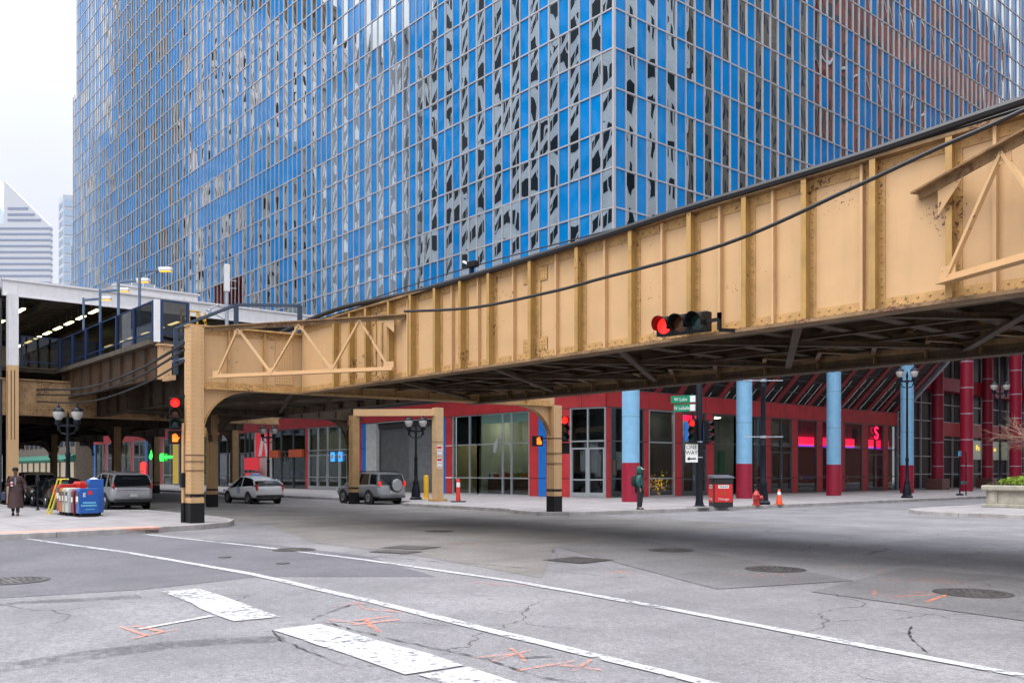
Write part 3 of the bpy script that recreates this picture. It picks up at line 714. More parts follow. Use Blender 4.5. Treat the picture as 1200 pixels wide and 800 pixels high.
def platform_lamp(x, y, z0, z1, d, label, arm=.8):
    t = thing('platform_lamp', label, 'lamp post', (x, y, z0), 0, 'lamp posts along the platform')
    H = z1-z0; d = Vector((*d,0)).normalized()
    MB().tube([(0,0,0),(0,0,H)], .06, 10).build('pole', BLUEGREY, t)
    MB().bar((0,0,H-.12), d*arm+Vector((0,0,H-.05)), .1, .1).build('arm', BLUEGREY, t)
    p = d*(arm+.32)+Vector((0,0,H-.02)); h = MB(); h.bar(p-d*.28, p+d*.28, .26, .16)
    o = h.build('lamp_head', WHITEP, t, bevel=.04)
    g = MB(); g.bar(p-d*.24+Vector((0,0,-.09)), p+d*.24+Vector((0,0,-.09)), .2, .03); g.build('lamp_lens', SOD, o)
dl = (.6458,.7635)
for x, lab in ((-40.0,'platform lamp post closest to the corner column, tallest looking of its row'), (-42.9,'platform lamp post second from the corner end of the blue windscreen'), (-45.7,'platform lamp post third from the corner end of the blue windscreen'), (-48.5,'platform lamp post in front of the canopy lights, last of its row')):
    platform_lamp(x, 12.85, 7.1, 10.45, dl, lab)
platform_lamp(-31.6, 21.3, 6.5, 8.35, (-.3,-1), 'small orange lamp peeping over the black cables on the girder', .5)
platform_lamp(-35.6, 21.6, 6.5, 8.3, (-.3,-1), 'pale orange lamp above the girder by the canopy end', .4)
# blue-grey guard rail frame standing behind the column head
t = thing('guard_rail', 'blue grey tube frame of a stair guard behind the column head', 'railing', (-33, 13.5, 6.3))
b = MB()
A_, B_, C_, D_ = Vector((-34.3,12.35,0)), Vector((-32.6,14.0,0)), Vector((-31.2,15.9,0)), Vector((-34.3,12.35,0))
def at_(p, z): return Vector((p.x,p.y,z))
b.bar(at_(A_,7.15), at_(B_,8.0), .1); b.bar(at_(B_,8.0), at_(C_,8.0), .1)
for p, z in ((A_,7.15),(B_,8.0),(C_,8.0)): b.bar(at_(p,5.4), at_(p,z), .14)
b.bar(at_(A_,6.6), at_(B_,7.2), .06); b.bar(at_(B_,7.2), at_(C_,7.2), .06); b.bar(at_(A_,5.9),at_(B_,6.3),.22,.06)
b.build('frame', mat('dark_rail_paint',(.03,.05,.085),.45), t, world=True)
YEL = mat('yellow_paint', (.75,.42,.02), .45, var=.1)
t = thing('safety_gate', 'small yellow tube gate beside the white canopy beam', 'gate', (-44, 16.85, 8.35))
b = MB()
for y in (-.75,-.35,.05,.45): b.bar((0,y,0),(0,y,1.25),.07)
b.bar((0,-.75,1.25),(0,.2,1.25),.07); b.bar((0,.05,1.25),(0,.5,.7),.07); b.bar((0,-.75,.05),(0,.45,.05),.07); b.build('bars', YEL, t)
MB().bar((.05,-.6,.9),(.05,-.2,.45),.1,.12).bar((.05,0,.35),(.05,.3,.1),.1,.12).build('stripe', WHITEP, t)
t = thing('antenna_mast', 'grey antenna mast with a white panel aerial rising beside the canopy', 'antenna', (-46.5, 19.45, 8.0))
MB().tube([(0,0,-.5),(0,0,4.6)], .1, 10).build('mast', GALV, t)
MB().box(-.13,.13,-.13,.13,3.3,4.75).build('panel_aerial', WHITEP, t, bevel=.03)
MB().bar((0,0,3.9),(.2,.45,3.9),.04).bar((0,0,3.5),(.2,.45,3.5),.04).bar((0,0,2.3),(.15,.5,2.3),.04).bar((0,0,1.5),(.15,.4,1.5),.04).build('bracket', GALV, t)
b = MB(); b.tube([(0,0,2.2),(-.2,-.35,2.6),(-.35,-.7,2.4),(-.4,-.85,2.0)], .04, 6); b.tube([(0,0,1.8),(-.3,-.5,2.1),(-.45,-.95,2.3)], .05, 6); b.build('whip_aerial', GALV, t)

# ------------------------------------------------------------------ cables
CABLE = mat('black_cable', (.012,.012,.014), .5, var=0)
def cable(pts, r, label, sag=0, name='cable', group=None):
    P = []
    pts = [Vector(p) for p in pts]
    # Catmull-Rom through the points
    for i in range(len(pts)-1):
        p0, p1, p2, p3 = pts[max(i-1,0)], pts[i], pts[i+1], pts[min(i+2,len(pts)-1)]
        for k in range(10):
            t = k/10; P.append(.5*((2*p1)+(p2-p0)*t+(2*p0-5*p1+4*p2-p3)*t*t+(3*p1-p0-3*p2+p3)*t**3))
    P.append(pts[-1]); tag(MB().tube(P, r, 8).build(name, CABLE, smooth=True), label, 'cable', group)
cable([(-20.14,13.3,5.99),(-17.15,13.3,5.68),(-14.4,13.3,5.64),(-13.01,13.3,5.68),(-9.83,13.3,5.80),(-7.39,13.3,6.22),(-6.05,13.3,6.48),(-4.9,13.3,6.68),(-2,13.3,7.3)], .035, 'thick black cable swagged in front of the girder face')
cable([(-30,13.9,6.35),(-25,13.9,6.75),(-20,13.85,6.62),(-13.5,13.8,6.72),(-11.2,13.8,6.80),(-7.67,13.8,6.87),(-5.08,13.8,7.0),(0,13.8,7.2)], .075, 'heaviest black cable running along the girder top')
cable([(-29,13.95,6.5),(-22,14.0,6.66),(-13.5,14.0,6.74),(-7.67,14.0,6.88),(-4,14.0,7.0),(0,14,7.1)], .06, 'second black cable lying beside the heaviest one on the girder top')
cable([(-30,14.1,6.55),(-20,14.1,6.95),(-12,14.1,6.9),(-7,14.1,6.95),(0,14.1,7.2)], .016, 'thin wire strung just above the girder top cables')
cable([(-31,21.2,7.9),(-27,19,7.6),(-22,16,7.2),(-15,14.2,6.85)], .03, 'black cable slanting from the station down to the girder top')
for i, (z0, zs) in enumerate(((5.75,5.35),(5.55,5.1),(5.2,4.75))):
    cable([(-28.1,10.4,z0),(-34,10.9,zs+.12),(-41,11.0,zs-.05),(-50,11.1,zs+.5),(-50.2,11.6,zs+.55)], .05-.008*i, ('uppermost','middle','lowest')[i]+' of three dark cables sagging from the corner column to the station', group='cables sagging to the station')
# small camera on the girder
t = thing('surveillance_camera', 'small black camera clamped on the girder top under the glass tower', 'camera', (-18.0, 13.9, ztop(-18)+.03))
MB().box(-.04,.04,-.04,.04,0,.2).build('bracket', BLACKP, t); MB().box(-.12,.2,-.08,.08,.2,.36).build('housing', BLACKP, t, bevel=.02)
MB().bar((-.1,0,.3),(-.35,0,.42),.05).build('sunshield', WHITEP, t)
# ------------------------------------------------------------------ the glass tower and its arcade
PILLOW = True
TX, TY = -33.3, 35.3            # street corner of the curtain wall
XL, YR, RH, PW, Z0, NR = -136.6, 112., 2.127, .845, 11.607, 30
BLUE = facade_glass('blue_spandrel_glass', (.0,.20,.53), 0, .06, .0022, .9)
MIRR = facade_glass('mirror_window_glass', (.57,.625,.645), 1, .01, .009, .5)
ALU = mat('aluminium_mullion', (.52,.50,.51), .35, .3, var=.05)
COREM = mat('light_block_dark', (.02,.02,.022), .8, var=0)
tw = thing('glass_office_tower', 'blue and mirror glass office tower over a red and blue street arcade', 'office tower', (-60, 60, 0))
MB().box(XL-1, TX-.35, TY+3.6, 75.6, Z0, Z0+RH*NR).box(XL-1, TX-.35, 75.6, YR, Z0+RH, Z0+RH*NR).build('light_block_core', COREM, tw, world=True)  # unseen dark box behind the panes, added to block light
cand = []
rnd = random.Random(3)
def recess(X, k): return -87.1 < X < -80.3 and k in (2, 3)
nN = int((TX-XL)/PW); nW = int((YR-TY)/PW)
for j in range(nN+4):
    X = TX-.05-PW*(j+.5)
    for k in range(NR):
        z = Z0+RH*(k+.5)
        if j >= nN:
            if X < -138.4 and z > 34: continue
            if z > 55: continue
        if recess(X, k): continue
        blue = (j % 2 == 1)
        if j == 1: blue = k % 2 == 0 and k % 3 != 0
        if j == 2: blue = True
        if j > 2: blue = j % 2 == 0
        if rnd.random() < .05: blue = not blue
        if X < -74 and rnd.random() < .12: blue = not blue
        if (-92 < X < -69 and k == 7) or (-96 < X < -82 and k == 9): blue = True  # rows coloured blue in place of a mirrored blue band
        cand.append((X, TY, z, 'n', blue))
for j in range(nW):
    Y = TY+.05+PW*(j+.5)
    for k in range(NR):
        z = Z0+RH*(k+.5); blue = j % 2 == 0
        if Y > 75.6 and k < 1: continue
        if rnd.random() < .05: blue = not blue
        if k == 10 and Y > 56: blue = False
        cand.append((TX, Y, z, 'w', blue))
def pquad(b, w, h, M):
    # a sheet of real glass is never flat: each pane is a little bowed and twisted
    nx, ny = 4, 6; a, t, q = rnd.gauss(.0015,.0035), rnd.gauss(0,.0022), rnd.gauss(0,.0025); vs = []
    for j in range(ny+1):
        for i in range(nx+1):
            u, v = 2*i/nx-1, 2*j/ny-1
            vs.append((u*w/2, v*h/2, a*(1-u*u)*(1-v*v*.6)+t*u*v+q*(1-u*u)*math.sin(2.2*v)))
    b.add(vs, [(j*(nx+1)+i, j*(nx+1)+i+1, (j+1)*(nx+1)+i+1, (j+1)*(nx+1)+i) for j in range(ny) for i in range(nx)], 0, M)
def pmat(c, amp):
    X, Y, z, f, bl = c
    M = frame((1,0,0),(0,-1,0),(X,Y,z)) if f == 'n' else frame((0,1,0),(1,0,0),(X,Y,z))
    return M @ Matrix.Rotation(rnd.gauss(0,amp),4,'X') @ Matrix.Rotation(rnd.gauss(0,amp),4,'Y')
FWX, FWY = -math.cos(YAW), math.sin(YAW)
def pxy(c):
    d = c[0]*FWX + c[1]*FWY; r = c[0]*FWY - c[1]*FWX
    return 600+1058*r/d, 552-1058*(c[2]-1.75)/d, d
for kind, bl, m, nm in ((0, True, BLUE, 'spandrel_panel'), (1, False, MIRR, 'window_pane')):
    cs = [c for c in cand if c[4] == bl]
    vis = [c for c in cs if -5 < pxy(c)[1] and pxy(c)[1] < 552-.29*(min(max(pxy(c)[0],360),1200)+250)]
    vis.sort(key=lambda c: pxy(c)[2]); near = set(vis[:100])
    protos = []
    for i in range(10):
        pb = MB(); pquad(pb, PW-.05, RH-.07, None); protos.append(pb)
    made = {}
    for c in vis[:100]:
        M = pmat(c, .0022)
        i = rnd.randrange(10)
        if i not in made: made[i] = o = protos[i].build(nm, m, tw, recalc=False, smooth=True)
        else: o = made[i].copy(); COL.objects.link(o)
        M2 = Matrix.Translation(-Vector(tw.location)) @ M
        o.matrix_local = M2
    for f in 'nw':
        b = MB()
        for c in cs:
            if c not in near and c[3] == f: pquad(b, PW-.05, RH-.07, pmat(c, .0022))
        tag(b.build('spandrel_panels' if bl else 'window_panes', m, tw, world=True, recalc=False, smooth=True), kind='stuff')
b = MB()
ztopT = Z0+RH*NR
for j in range(nN+1):
    X = TX-.05-PW*j; b.box(X-.028, X+.028, TY-.07, TY+.02, Z0, ztopT)
for k in range(NR+1):
    z = Z0+RH*k; xl = XL if z > 55 else (-138.4 if z > 34 else -140)
    if k == 3:
        b.box(-80.3, TX-.06, TY-.055, TY+.02, z-.04, z+.04); b.box(xl, -87.1, TY-.055, TY+.02, z-.04, z+.04)
    else: b.box(xl, TX-.06, TY-.055, TY+.02, z-.04, z+.04)
for j in range(1, 4):
    X = XL-PW*j; b.box(X-.028, X+.028, TY-.07, TY+.02, Z0, 54.9 if j < 3 else 33.9)
b.build('mullions', ALU, tw, world=True)
b = MB()
for j in range(nW+1):
    Y = TY+.05+PW*j; b.box(TX-.02, TX+.07, Y-.028, Y+.028, Z0 if Y < 75.7 else Z0+RH, ztopT)
for k in range(NR+1):
    z = Z0+RH*k; b.box(TX-.02, TX+.055, TY+.06, YR if k > 0 else 75.6, z-.04, z+.04)
b.box(TX-.06, TX+.08, TY-.08, TY+.06, Z0, ztopT)
b.build('mullions', ALU, tw, world=True)
RED = mat('red_panel', (.48,.035,.04), .42, var=.16, vs=1.2, streak=.2)
REDD = mat('crimson_column_paint', (.31,.008,.033), .45, var=.12, streak=.2)
LBLUE = mat('light_blue_column_paint', (.22,.46,.67), .45, var=.08, streak=.14)
BLUEP = mat('strong_blue_panel', (.015,.16,.55), .38, var=.08)
SOFF = mat('dark_soffit', (.05,.045,.045), .6, var=.2)
b = MB(); b.box(-87, -80.4, TY+.05, TY+3.5, Z0+RH*4-.1, Z0+RH*4-.05); b.box(-87,-80.4,TY+3.4,TY+3.5,Z0+RH*2,Z0+RH*4-.1); b.box(-87.1,-87,TY,TY+3.5,Z0+RH*2,Z0+RH*4); b.box(-80.4,-80.3,TY,TY+3.5,Z0+RH*2,Z0+RH*4)
b.build('red_recess', mat('deep_red_soffit', (.28,.05,.045), .5), tw, world=True)
# the recess needs its opening free of the core
MB().box(XL, TX-.02, TY+.02, TY+3.3, Z0-.06, Z0-.01).box(TX-.6, TX-.02, TY+3.3, 75.6, Z0-.06, Z0-.01).box(-38, TX-.02, 75.6, YR, 13.6, 13.7).build('soffit', SOFF, tw, world=True)

FRAME_J = mat('dark_joint', (.08,.12,.16), .6)
# --- columns: light blue over crimson along the arcade, crimson with pale rings further on
for i, Y in enumerate((35.47, 44.97, 54.9, 65.0)):
    c = MB().lathe([(.46,2.2),(.46,11.55)], (-31.9-(.35 if i == 0 else 0),Y,0), 28).build('column', LBLUE, tw, world=True, smooth=True); tag(c, 'light blue column with crimson foot')
    MB().lathe([(.464,4.6),(.464,4.62)], (-31.9-(.35 if i == 0 else 0),Y,0), 28).lathe([(.464,7.0),(.464,7.02)], (-31.9-(.35 if i == 0 else 0),Y,0), 28).build('joint', FRAME_J, c, smooth=True)
    MB().lathe([(.475,.15),(.475,2.2)], (-31.9-(.35 if i == 0 else 0),Y,0), 28).build('foot', REDD, c, smooth=True)
RINGM = mat('pale_ring', (.45,.42,.52), .4)
for X, Y in ((-31.9,75.0),(-31.9,84.8),(-31.9,94.8),(-36.6,80.2),(-36.6,90.6),(-36.6,101)):
    c = MB().lathe([(.48,.15 if X > -33 else 1.1),(.48,13.6)], (X,Y,0), 28).build('column', REDD, tw, world=True, smooth=True); tag(c, 'crimson column with thin pale rings')
    r = MB()
    for z in (2.2,4.29,6.38,8.47,10.56): r.lathe([(.487,z-.035),(.487,z+.035)], (X,Y,0), 28)
    r.build('ring', RINGM, c, smooth=True)
    if X < -33: MB().box(X-.75,X+.75,Y-.75,Y+.75,.15,1.1).build('plinth', mat('red_granite',(.16,.07,.065),.4,var=.3,vs=12), c, bevel=.05)

# --- shopfronts
SHOPG = glass('shop_glass', (.62,.68,.68), .07)
FRAME = mat('bronze_window_frame', (.10,.11,.12), .4, .4, var=.1)
LFRAME = mat('pale_metal_frame', (.45,.48,.50), .35, .5, var=.08)
def shopfront(fr, bays, red=RED):
    """fr: matrix s,z,n ; bays: (s0, s1, kind, options)"""
    M = fr
    for s0, s1, kind, op in bays:
        if kind in ('pier','blue'):
            b = MB(); m = {'pier': RED, 'blue': BLUEP}[kind]
            for z0, z1 in ((.15,1.28),(1.32,3.58),(3.62,5.63)): b.box(s0+.015, s1-.015, z0, z1, -.25, .02, 0, M)
            b.build('pier_panel', m, tw, world=True)
        elif kind in ('win','door'):
            mull = [s0] + [s0+(s1-s0)*t for t in op.get('m', ())] + [s1]; fm = op.get('f', FRAME)
            g = MB().box(s0+.03, s1-.03, .2, 5.62, -.08, -.065, 0, M).build('shop_window' if kind == 'win' else 'shop_door', SHOPG, tw, world=True)
            f = MB()
            for s in mull: f.box(s-.045, s+.045, .15, 5.66, -.14, .03, 0, M)
            for z in ((.19,1.3,3.6,5.62) if kind == 'win' else (.2,3.6,5.62)): f.box(s0+.046, s1-.046, z-.04, z+.04, -.13, .025, 0, M)
            if kind == 'door':
                for i in range(len(mull)-1):
                    a, c = mull[i], mull[i+1]; f.box(a+.05,a+.13,.24,3.2,-.1,.04,0,M); f.box(c-.13,c-.05,.24,3.2,-.1,.04,0,M)
                    f.box(a+.131,c-.131,3.1,3.2,-.1,.04,0,M); f.box(a+.131,c-.131,1.2,1.28,-.1,.06,0,M); f.box(a+.131,c-.131,.24,.45,-.1,.04,0,M)
            f.build('frame', fm, g)
            if kind == 'door': MB().box((s0+s1)/2-.12,(s0+s1)/2-.08,1.1,1.5,.05,.09,0,M).build('handle', LFRAME, g)
            if op.get('blind'): MB().box(s0+.1, s1-.1, 5.0, 5.6, -.3, -.28, 0, M).build('blind', mat('pale_green_blind', (.42,.55,.50), .7, var=.05, emit=(.5,.7,.62), es=.12), g)
        elif kind == 'shut':
            b = MB(); z = .16
            while z < 5.2: b.box(s0, s1, z, z+.105, -.42, -.38, 0, M); b.box(s0, s1, z+.03, z+.07, -.38, -.36, 0, M); z += .11
            b.build('roller_shutter', mat('grey_shutter', (.17,.18,.18), .5, .3, var=.15, streak=.2), tw, world=True)
            MB().box(s0, s1, 5.2, 5.63, -.45, -.2, 0, M).build('shutter_box', SOFF, tw, world=True)
        elif kind == 'wall':
            MB().box(s0, s1, .15, 5.63, -.3, .0, 0, M).build('wall_panel', op['mat'], tw, world=True)
def fascia(fr, s0, s1, step=1.9):
    b = MB(); s = s0
    while s < s1-.05:
        e = min(s+step, s1); b.box(s+.012, e-.012, 5.68, 6.74, -.2, .03, 0, fr); s = e
    b.build('fascia_panel', RED, tw, world=True)
    MB().box(s0, s1, 5.64, 5.675, -.2, .05, 0, fr).box(s0, s1, 6.745, 6.80, -.2, .06, 0, fr).build('fascia_trim', FRAME, tw, world=True)
FN = frame((1,0,0),(0,-1,0),(0,38.5,0)); FW = frame((0,1,0),(1,0,0),(-38,0,0))
ch0, ch1 = Vector((-41.4,38.5,0)), Vector((-38,39.62,0)); cr = (ch1-ch0).normalized(); FC = frame(cr, cr.cross(Vector((0,0,1))), ch0)
PALE = mat('pale_wall_panel', (.45,.46,.45), .6, var=.15, streak=.3)
bays = []
x = -140.
k = 0
while x < -93:           # far shops under the tracks
    bays += [(x, x+.9, 'pier' if k % 2 else 'blue', {}), (x+.9, x+5.6, 'win', {'m': (.5,), 'f': LFRAME if k % 2 else FRAME})]; x += 5.6; k += 1
bays += [(x, x+.6, 'pier', {}), (x+.6, -85.3, 'win', {'m': (.4,.7)}), (-85.3,-81.2,'wall',{'mat': PALE}), (-81.2,-74.45,'win',{'m': (.27,.64)}), (-74.45,-73.9,'pier',{}),
  (-73.9,-66.9,'door',{'m': (.25,.5,.8), 'f': LFRAME}), (-66.9,-65.2,'win',{'f': LFRAME}), (-65.2,-64.65,'pier',{}), (-64.65,-64.0,'blue',{}), (-64.0,-62.4,'wall',{'mat': PALE}), (-62.4,-54.2,'shut',{}), (-54.2,-53.4,'wall',{'mat': SOFF}),
  (-53.4,-52.9,'blue',{}), (-52.9,-52.05,'pier',{}), (-52.05,-49.2,'win',{'m': (.68,), 'f': LFRAME}), (-49.2,-43.8,'win',{'m': (.5,.67), 'f': LFRAME, 'blind': 1}), (-43.8,-42.9,'pier',{}), (-42.9,-42.15,'blue',{}), (-42.15,-41.42,'pier',{})]
shopfront(FN, bays); fascia(FN, -140, -41.42)
shopfront(FC, [(.02,1.15,'pier',{}), (1.15,3.5,'door',{'m': (.5,), 'f': LFRAME})]); fascia(FC, .02, 3.55)
wb = [(39.66,40.02,'pier',{}),(40.02,41.6,'win',{}),(41.6,42.95,'win',{}),(42.95,43.5,'pier',{}),(43.5,45.95,'win',{'f':LFRAME}),(45.95,46.75,'pier',{}),(46.75,49.25,'door',{'m':(.5,)}),(49.25,50.1,'pier',{}),
  (50.1,52.6,'win',{}),(52.6,54.6,'win',{}),(54.6,55.75,'win',{}),(55.75,56.8,'pier',{}),(56.8,59.5,'door',{'m':(.5,)}),(59.5,60.3,'pier',{}),(60.3,62.95,'win',{}),(62.95,63.7,'pier',{}),(63.7,66.4,'win',{}),(66.4,67.05,'pier',{}),
  (67.05,69.75,'win',{}),(69.75,70.65,'pier',{}),(70.65,73.3,'door',{'m':(.5,)}),(73.3,74,'pier',{}),(74,75.5,'win',{})]
shopfront(FW, wb); fascia(FW, 39.66, 75.6)
# sloping glazing with red ribs above the arcade
DKG = mat('dark_tinted_glazing', (.014,.012,.012), .35, var=.3, vs=2, spec=.2)
b = MB()
for i in range(40):
    y = 39.7+.9*i
    for j in range(6):
        z0, z1 = 6.78+.78*j, 6.78+.78*(j+1); x0, x1 = -38.05+.77*j, -38.05+.77*(j+1)
        b.add([(x0,y,z0),(x0,y+.88,z0),(x1-.04,y+.88,z1-.03),(x1-.04,y,z1-.03)], [(0,1,2,3)])
b.build('sloping_glazing', DKG, tw, world=True, recalc=False)
b = MB(); y = 39.8
while y < 76: b.bar((-38.0,y,6.82), (-33.5,y,11.42), .55, .16); y += 2.2
b.build('sloping_rib', mat('dull_red_rib', (.24,.022,.027), .45, var=.15), tw, world=True)
b = MB()
for j in range(1,6): b.bar((-38.05+.77*j,39.7,6.76+.78*j),(-38.05+.77*j,76,6.76+.78*j),.05,.05)
b.build('glazing_bar', FRAME, tw, world=True)
MB().bar((-37.9,76.2,6.8),(-33.3,76.2,11.6),.4,.3).build('end_strut', GALV, tw, world=True)
b = MB()
for j in range(6):
    z0, z1 = 6.85+.78*j, 6.85+.78*(j+1); y0, y1 = 38.5-.5*j, 38.5-.5*(j+1)
    b.add([(-140,y0,z0),(-38.6,y0,z0),(-38.6,y1+.04,z1-.03),(-140,y1+.04,z1-.03)], [(0,1,2,3)])
b.build('sloping_louvers', DKG, tw, world=True, recalc=False)
# glazed atrium beyond the arcade
MB().box(-38.1,-38.05,75.6,112,.2,13.5).build('atrium_glass', DKG, tw, world=True)
b = MB(); y = 75.7
while y < 112: b.box(-38.05,-37.9,y-.05,y+.05,.2,13.5); y += 2.1
for z in (.2,1.5,3.1,4.7,6.3,7.9): b.box(-38.05,-37.92,75.6,112,z-.04,z+.04)
b.build('atrium_mullion', LFRAME, tw, world=True)
MB().box(-38.06,-37.85,82,112,5.0,6.25).build('atrium_band', RED, tw, world=True)
MB().box(-38.06,-36.9,75.6,112,9.0,10.2).build('atrium_fascia', REDD, tw, world=True)
text('Po', .75, mat('yellow_sign_letters', (.8,.5,.02), .5, emit=(1,.62,.02), es=.9), tw, (-37.86,91.1,4.0), (1,0,0), True, 'LEFT')
text('an', .62, MATS['yellow_sign_letters'], tw, (-37.86,95.2,3.95), (1,0,0), True, 'LEFT')
MB().box(-37.98,-37.95,88.2,99,2.9,4.75).build('shop_window', mat('lit_shop_glazing', (.14,.15,.12), .2, emit=(.5,.55,.4), es=.10), tw, world=True)

# interiors behind the glass: floor, ceiling, back walls, shelves and lamps of the shops
INW = mat('shop_wall_cream', (.42,.36,.19), .7, var=.15); ING = mat('shop_wall_grey', (.2,.2,.19), .7, var=.2); IND = mat('shop_dark', (.035,.033,.035), .7, var=.3)
INF = mat('shop_floor', (.10,.08,.07), .4, var=.2)
PANEL = mat('shop_ceiling_lamp', (.9,.9,.8), .5, var=0, emit=(1,.88,.66), es=20)
def room(fr, s0, s1, wall, lamps=2, depth=5, ceil=5.62, es=None):
    b = MB(); b.box(s0, s1, .1, .17, -depth, -.2, 1, fr); b.box(s0, s1, .17, ceil, -depth-.1, -depth, 0, fr); b.box(s0, s0+.05, .17, ceil, -depth, -.3, 0, fr); b.box(s1-.05, s1, .17, ceil, -depth, -.3, 0, fr); b.box(s0, s1, ceil, ceil+.05, -depth, -.2, 2, fr)
    r = b.build('shop_interior', [wall, INF, ING], tw, world=True)
    for i in range(lamps):
        s = s0+(s1-s0)*(i+.5)/lamps; MB().box(s-.5, s+.5, ceil-.06, ceil-.02, -depth*.55-.3, -depth*.55+.3, 0, fr).build('lamp', PANEL, r)
    return r
GOODS = [mat('goods_'+n, c, .5, var=.2) for n, c in (('red',(.5,.04,.03)),('blue',(.04,.16,.5)),('white',(.7,.7,.7)),('orange',(.6,.2,.03)),('green',(.05,.3,.1)),('brown',(.16,.07,.03)),('pink',(.65,.15,.35)))]
def shelf(fr, s0, s1, n, r, z=.17, h=1.2):
    b = MB().box(s0, s1, z, z+h, -n-.4, -n, 0, fr)
    s = s0+.05
    while s < s1-.1:
        w = rnd.uniform(.1,.3); b.box(s, s+w, z+h+.01, z+h+rnd.uniform(.15,.5), -n-.35, -n-.05, rnd.randrange(1,8), fr); s += w+rnd.uniform(.02,.25)
    b.build('display_counter', [mat('counter_brown', (.14,.06,.04), .5)]+GOODS, r)
x = -139.5
while x < -94: room(FN, x, x+5.4, rnd.choice([ING, INW, IND]), 1); x += 5.6
room(FN,-92,-85.4,IND,1); r = room(FN,-81.1,-74.5,IND,1); shelf(FN,-80.5,-75,1.5,r); r = room(FN,-73.8,-65.3,ING,2); shelf(FN,-72,-67,3.5,r)
MB().box(-51.95,-49.25,3.66,5.6,-.3,-.27,0,FN).build('black_screen', IND, tw, world=True)
r = room(FN,-52,-49.3,INW,1,4); MB().box(-50.9,-50.0,.17,2.6,-3.98,-3.9,0,FN).build('inner_door', IND, r)
r = room(FN,-49.2,-43.9,mat('shop_wall_pale',(.40,.41,.34),.7,var=.1),2,4); shelf(FN,-48.8,-46.6,.6,r,.17,1.15); shelf(FN,-46.3,-44.2,.6,r,.17,1.0)
for s, z, w, h, m in ((-47.6,2.6,.8,1.0,GOODS[1]),(-46.2,2.4,1.1,1.3,IND),(-44.8,2.5,.9,1.2,IND)): MB().box(s-w/2,s+w/2,z-h/2,z+h/2,-3.95,-3.88,0,FN).build('wall_picture', m, r)
b = MB(); b.tube([(-46.6,37.9+.0,3.0),(-46.5,37.95,3.5),(-46.3,37.9,3.95)],[.1,.16,.03],8); b.build('hanging_ornament', LFRAME, r)
room(FC,.1,3.5,IND,1,4)
for s0, s1, w in ((39.7,42.95,IND),(43.4,46,IND),(46.8,49.2,ING),(50.1,55.7,ING),(56.8,59.5,IND),(60.3,69.7,IND),(70.6,75.4,IND)):
    r = room(FW, s0, s1, w, 1, 4)
    if s0 != 46.8: shelf(FW, s0+.3, s1-.3, .9, r, .17, .9)
NEON = mat('pink_neon', (.9,.02,.1), .5, var=0, emit=(1,.01,.06), es=1.6); NEONP = mat('purple_neon', (.6,.02,.8), .5, var=0, emit=(.5,.01,.9), es=1.2); PINKW = mat('pink_lit_wall', (.5,.03,.15), .7, var=.1)
for s0, s1 in ((60.4,69.6),(70.7,75.3)):
    MB().box(s0, s1, 3.78, 4.4, -.62, -.58, 0, FW).build('neon_band', NEON, tw, world=True); MB().box(s0, s1, 3.66, 3.775, -.62, -.58, 0, FW).build('neon_strip', NEONP, tw, world=True)
    MB().box(s0, s1, 4.41, 5.6, -.80, -.76, 0, FW).build('pink_wall', PINKW, tw, world=True)
text('S', 1.5, NEON, tw, (-37.9,71.9,4.9), (1,0,0), True, ext=.03, name='neon_letter')
TINY = mat('string_light', (1,.6,.1), .5, var=0, emit=(1,.5,.05), es=1.2)
b = MB()
for i in range(90): s, z = rnd.gauss(45.2,.5), rnd.gauss(1.0,.35); b.cbox((s, max(.3,z), -.5-rnd.random()*.3), (.035,.035,.035), 0, FW)
b.build('string_lights', TINY, tw, world=True)
for s, z, w, h, m in ((44.6,2.5,.9,1.6,5),(44.9,2.6,.5,1.2,0),(41.0,2.4,.5,1.1,2),(40.6,2.0,.4,.9,3),(51.2,2.4,.9,1.5,4),(51.4,2.3,.5,1.1,2)):
    MB().box(s-w/2, s+w/2, z-h/2, z+h/2, -.3+.02*m, -.28+.02*m, 0, FW).build('window_poster', GOODS[m], tw, world=True)
SGB = mat('sign_blue', (.03,.12,.4), .4, emit=(.03,.15,.5), es=.3)
o = MB().box(46.9,48.9,3.75,5.0,.05,.10,0,FW).build('shop_sign', SGB, tw, world=True)
text('Tickets', .5, WHITEP, tw, (-37.88,47.9,4.65), (1,0,0), True); text('Center', .5, WHITEP, tw, (-37.88,47.9,4.1), (1,0,0), True)
MB().box(47.0,48.9,5.1,5.5,-.5,-.46,0,FW).build('neon_band', NEON, tw, world=True)
# graphics on the shops under the tracks
GR = mat('red_graphic', (.5,.03,.04), .5, emit=(.6,.02,.03), es=.25); GO = mat('orange_awning', (.5,.09,.03), .6, var=.1)
MB().box(-84.9,-81.6,3.2,5.5,.01,.05,0,FN).build('graphic_panel', GR, tw, world=True); MB().prism([(-84.2,3.2,.052),(-83.5,3.2,.052),(-83,4.8,.052),(-82.5,3.2,.052),(-82,3.2,.052),(-82.7,5.4,.052),(-83.4,5.4,.052)], (0,0,.02), 0, FN).build('graphic_shape', WHITEP, tw, world=True)
MB().box(-81.1,-79.4,3.05,3.75,.04,.3,0,FN).box(-77.2,-74.6,3.05,3.75,.04,.3,0,FN).build('awning_panel', GO, tw, world=True)
MB().box(-86.3,-83.0,1.9,3.1,.5,.6,0,FN).box(-86.1,-83.2,.5,1.6,.5,.6,0,FN).build('red_board', GR, tw, world=True)
for s in (-69.4,-68.1): MB().box(s-.35,s+.35,2.6,3.4,.03,.05,0,FN).build('window_poster', mat('lit_blue_poster', (.03,.2,.6), .5, emit=(.03,.3,1), es=.8), tw, world=True); MB().disc((s-.05,38.45,3.0),(0,-1,0),.2,.01).build('window_poster', YEL, tw, world=True)
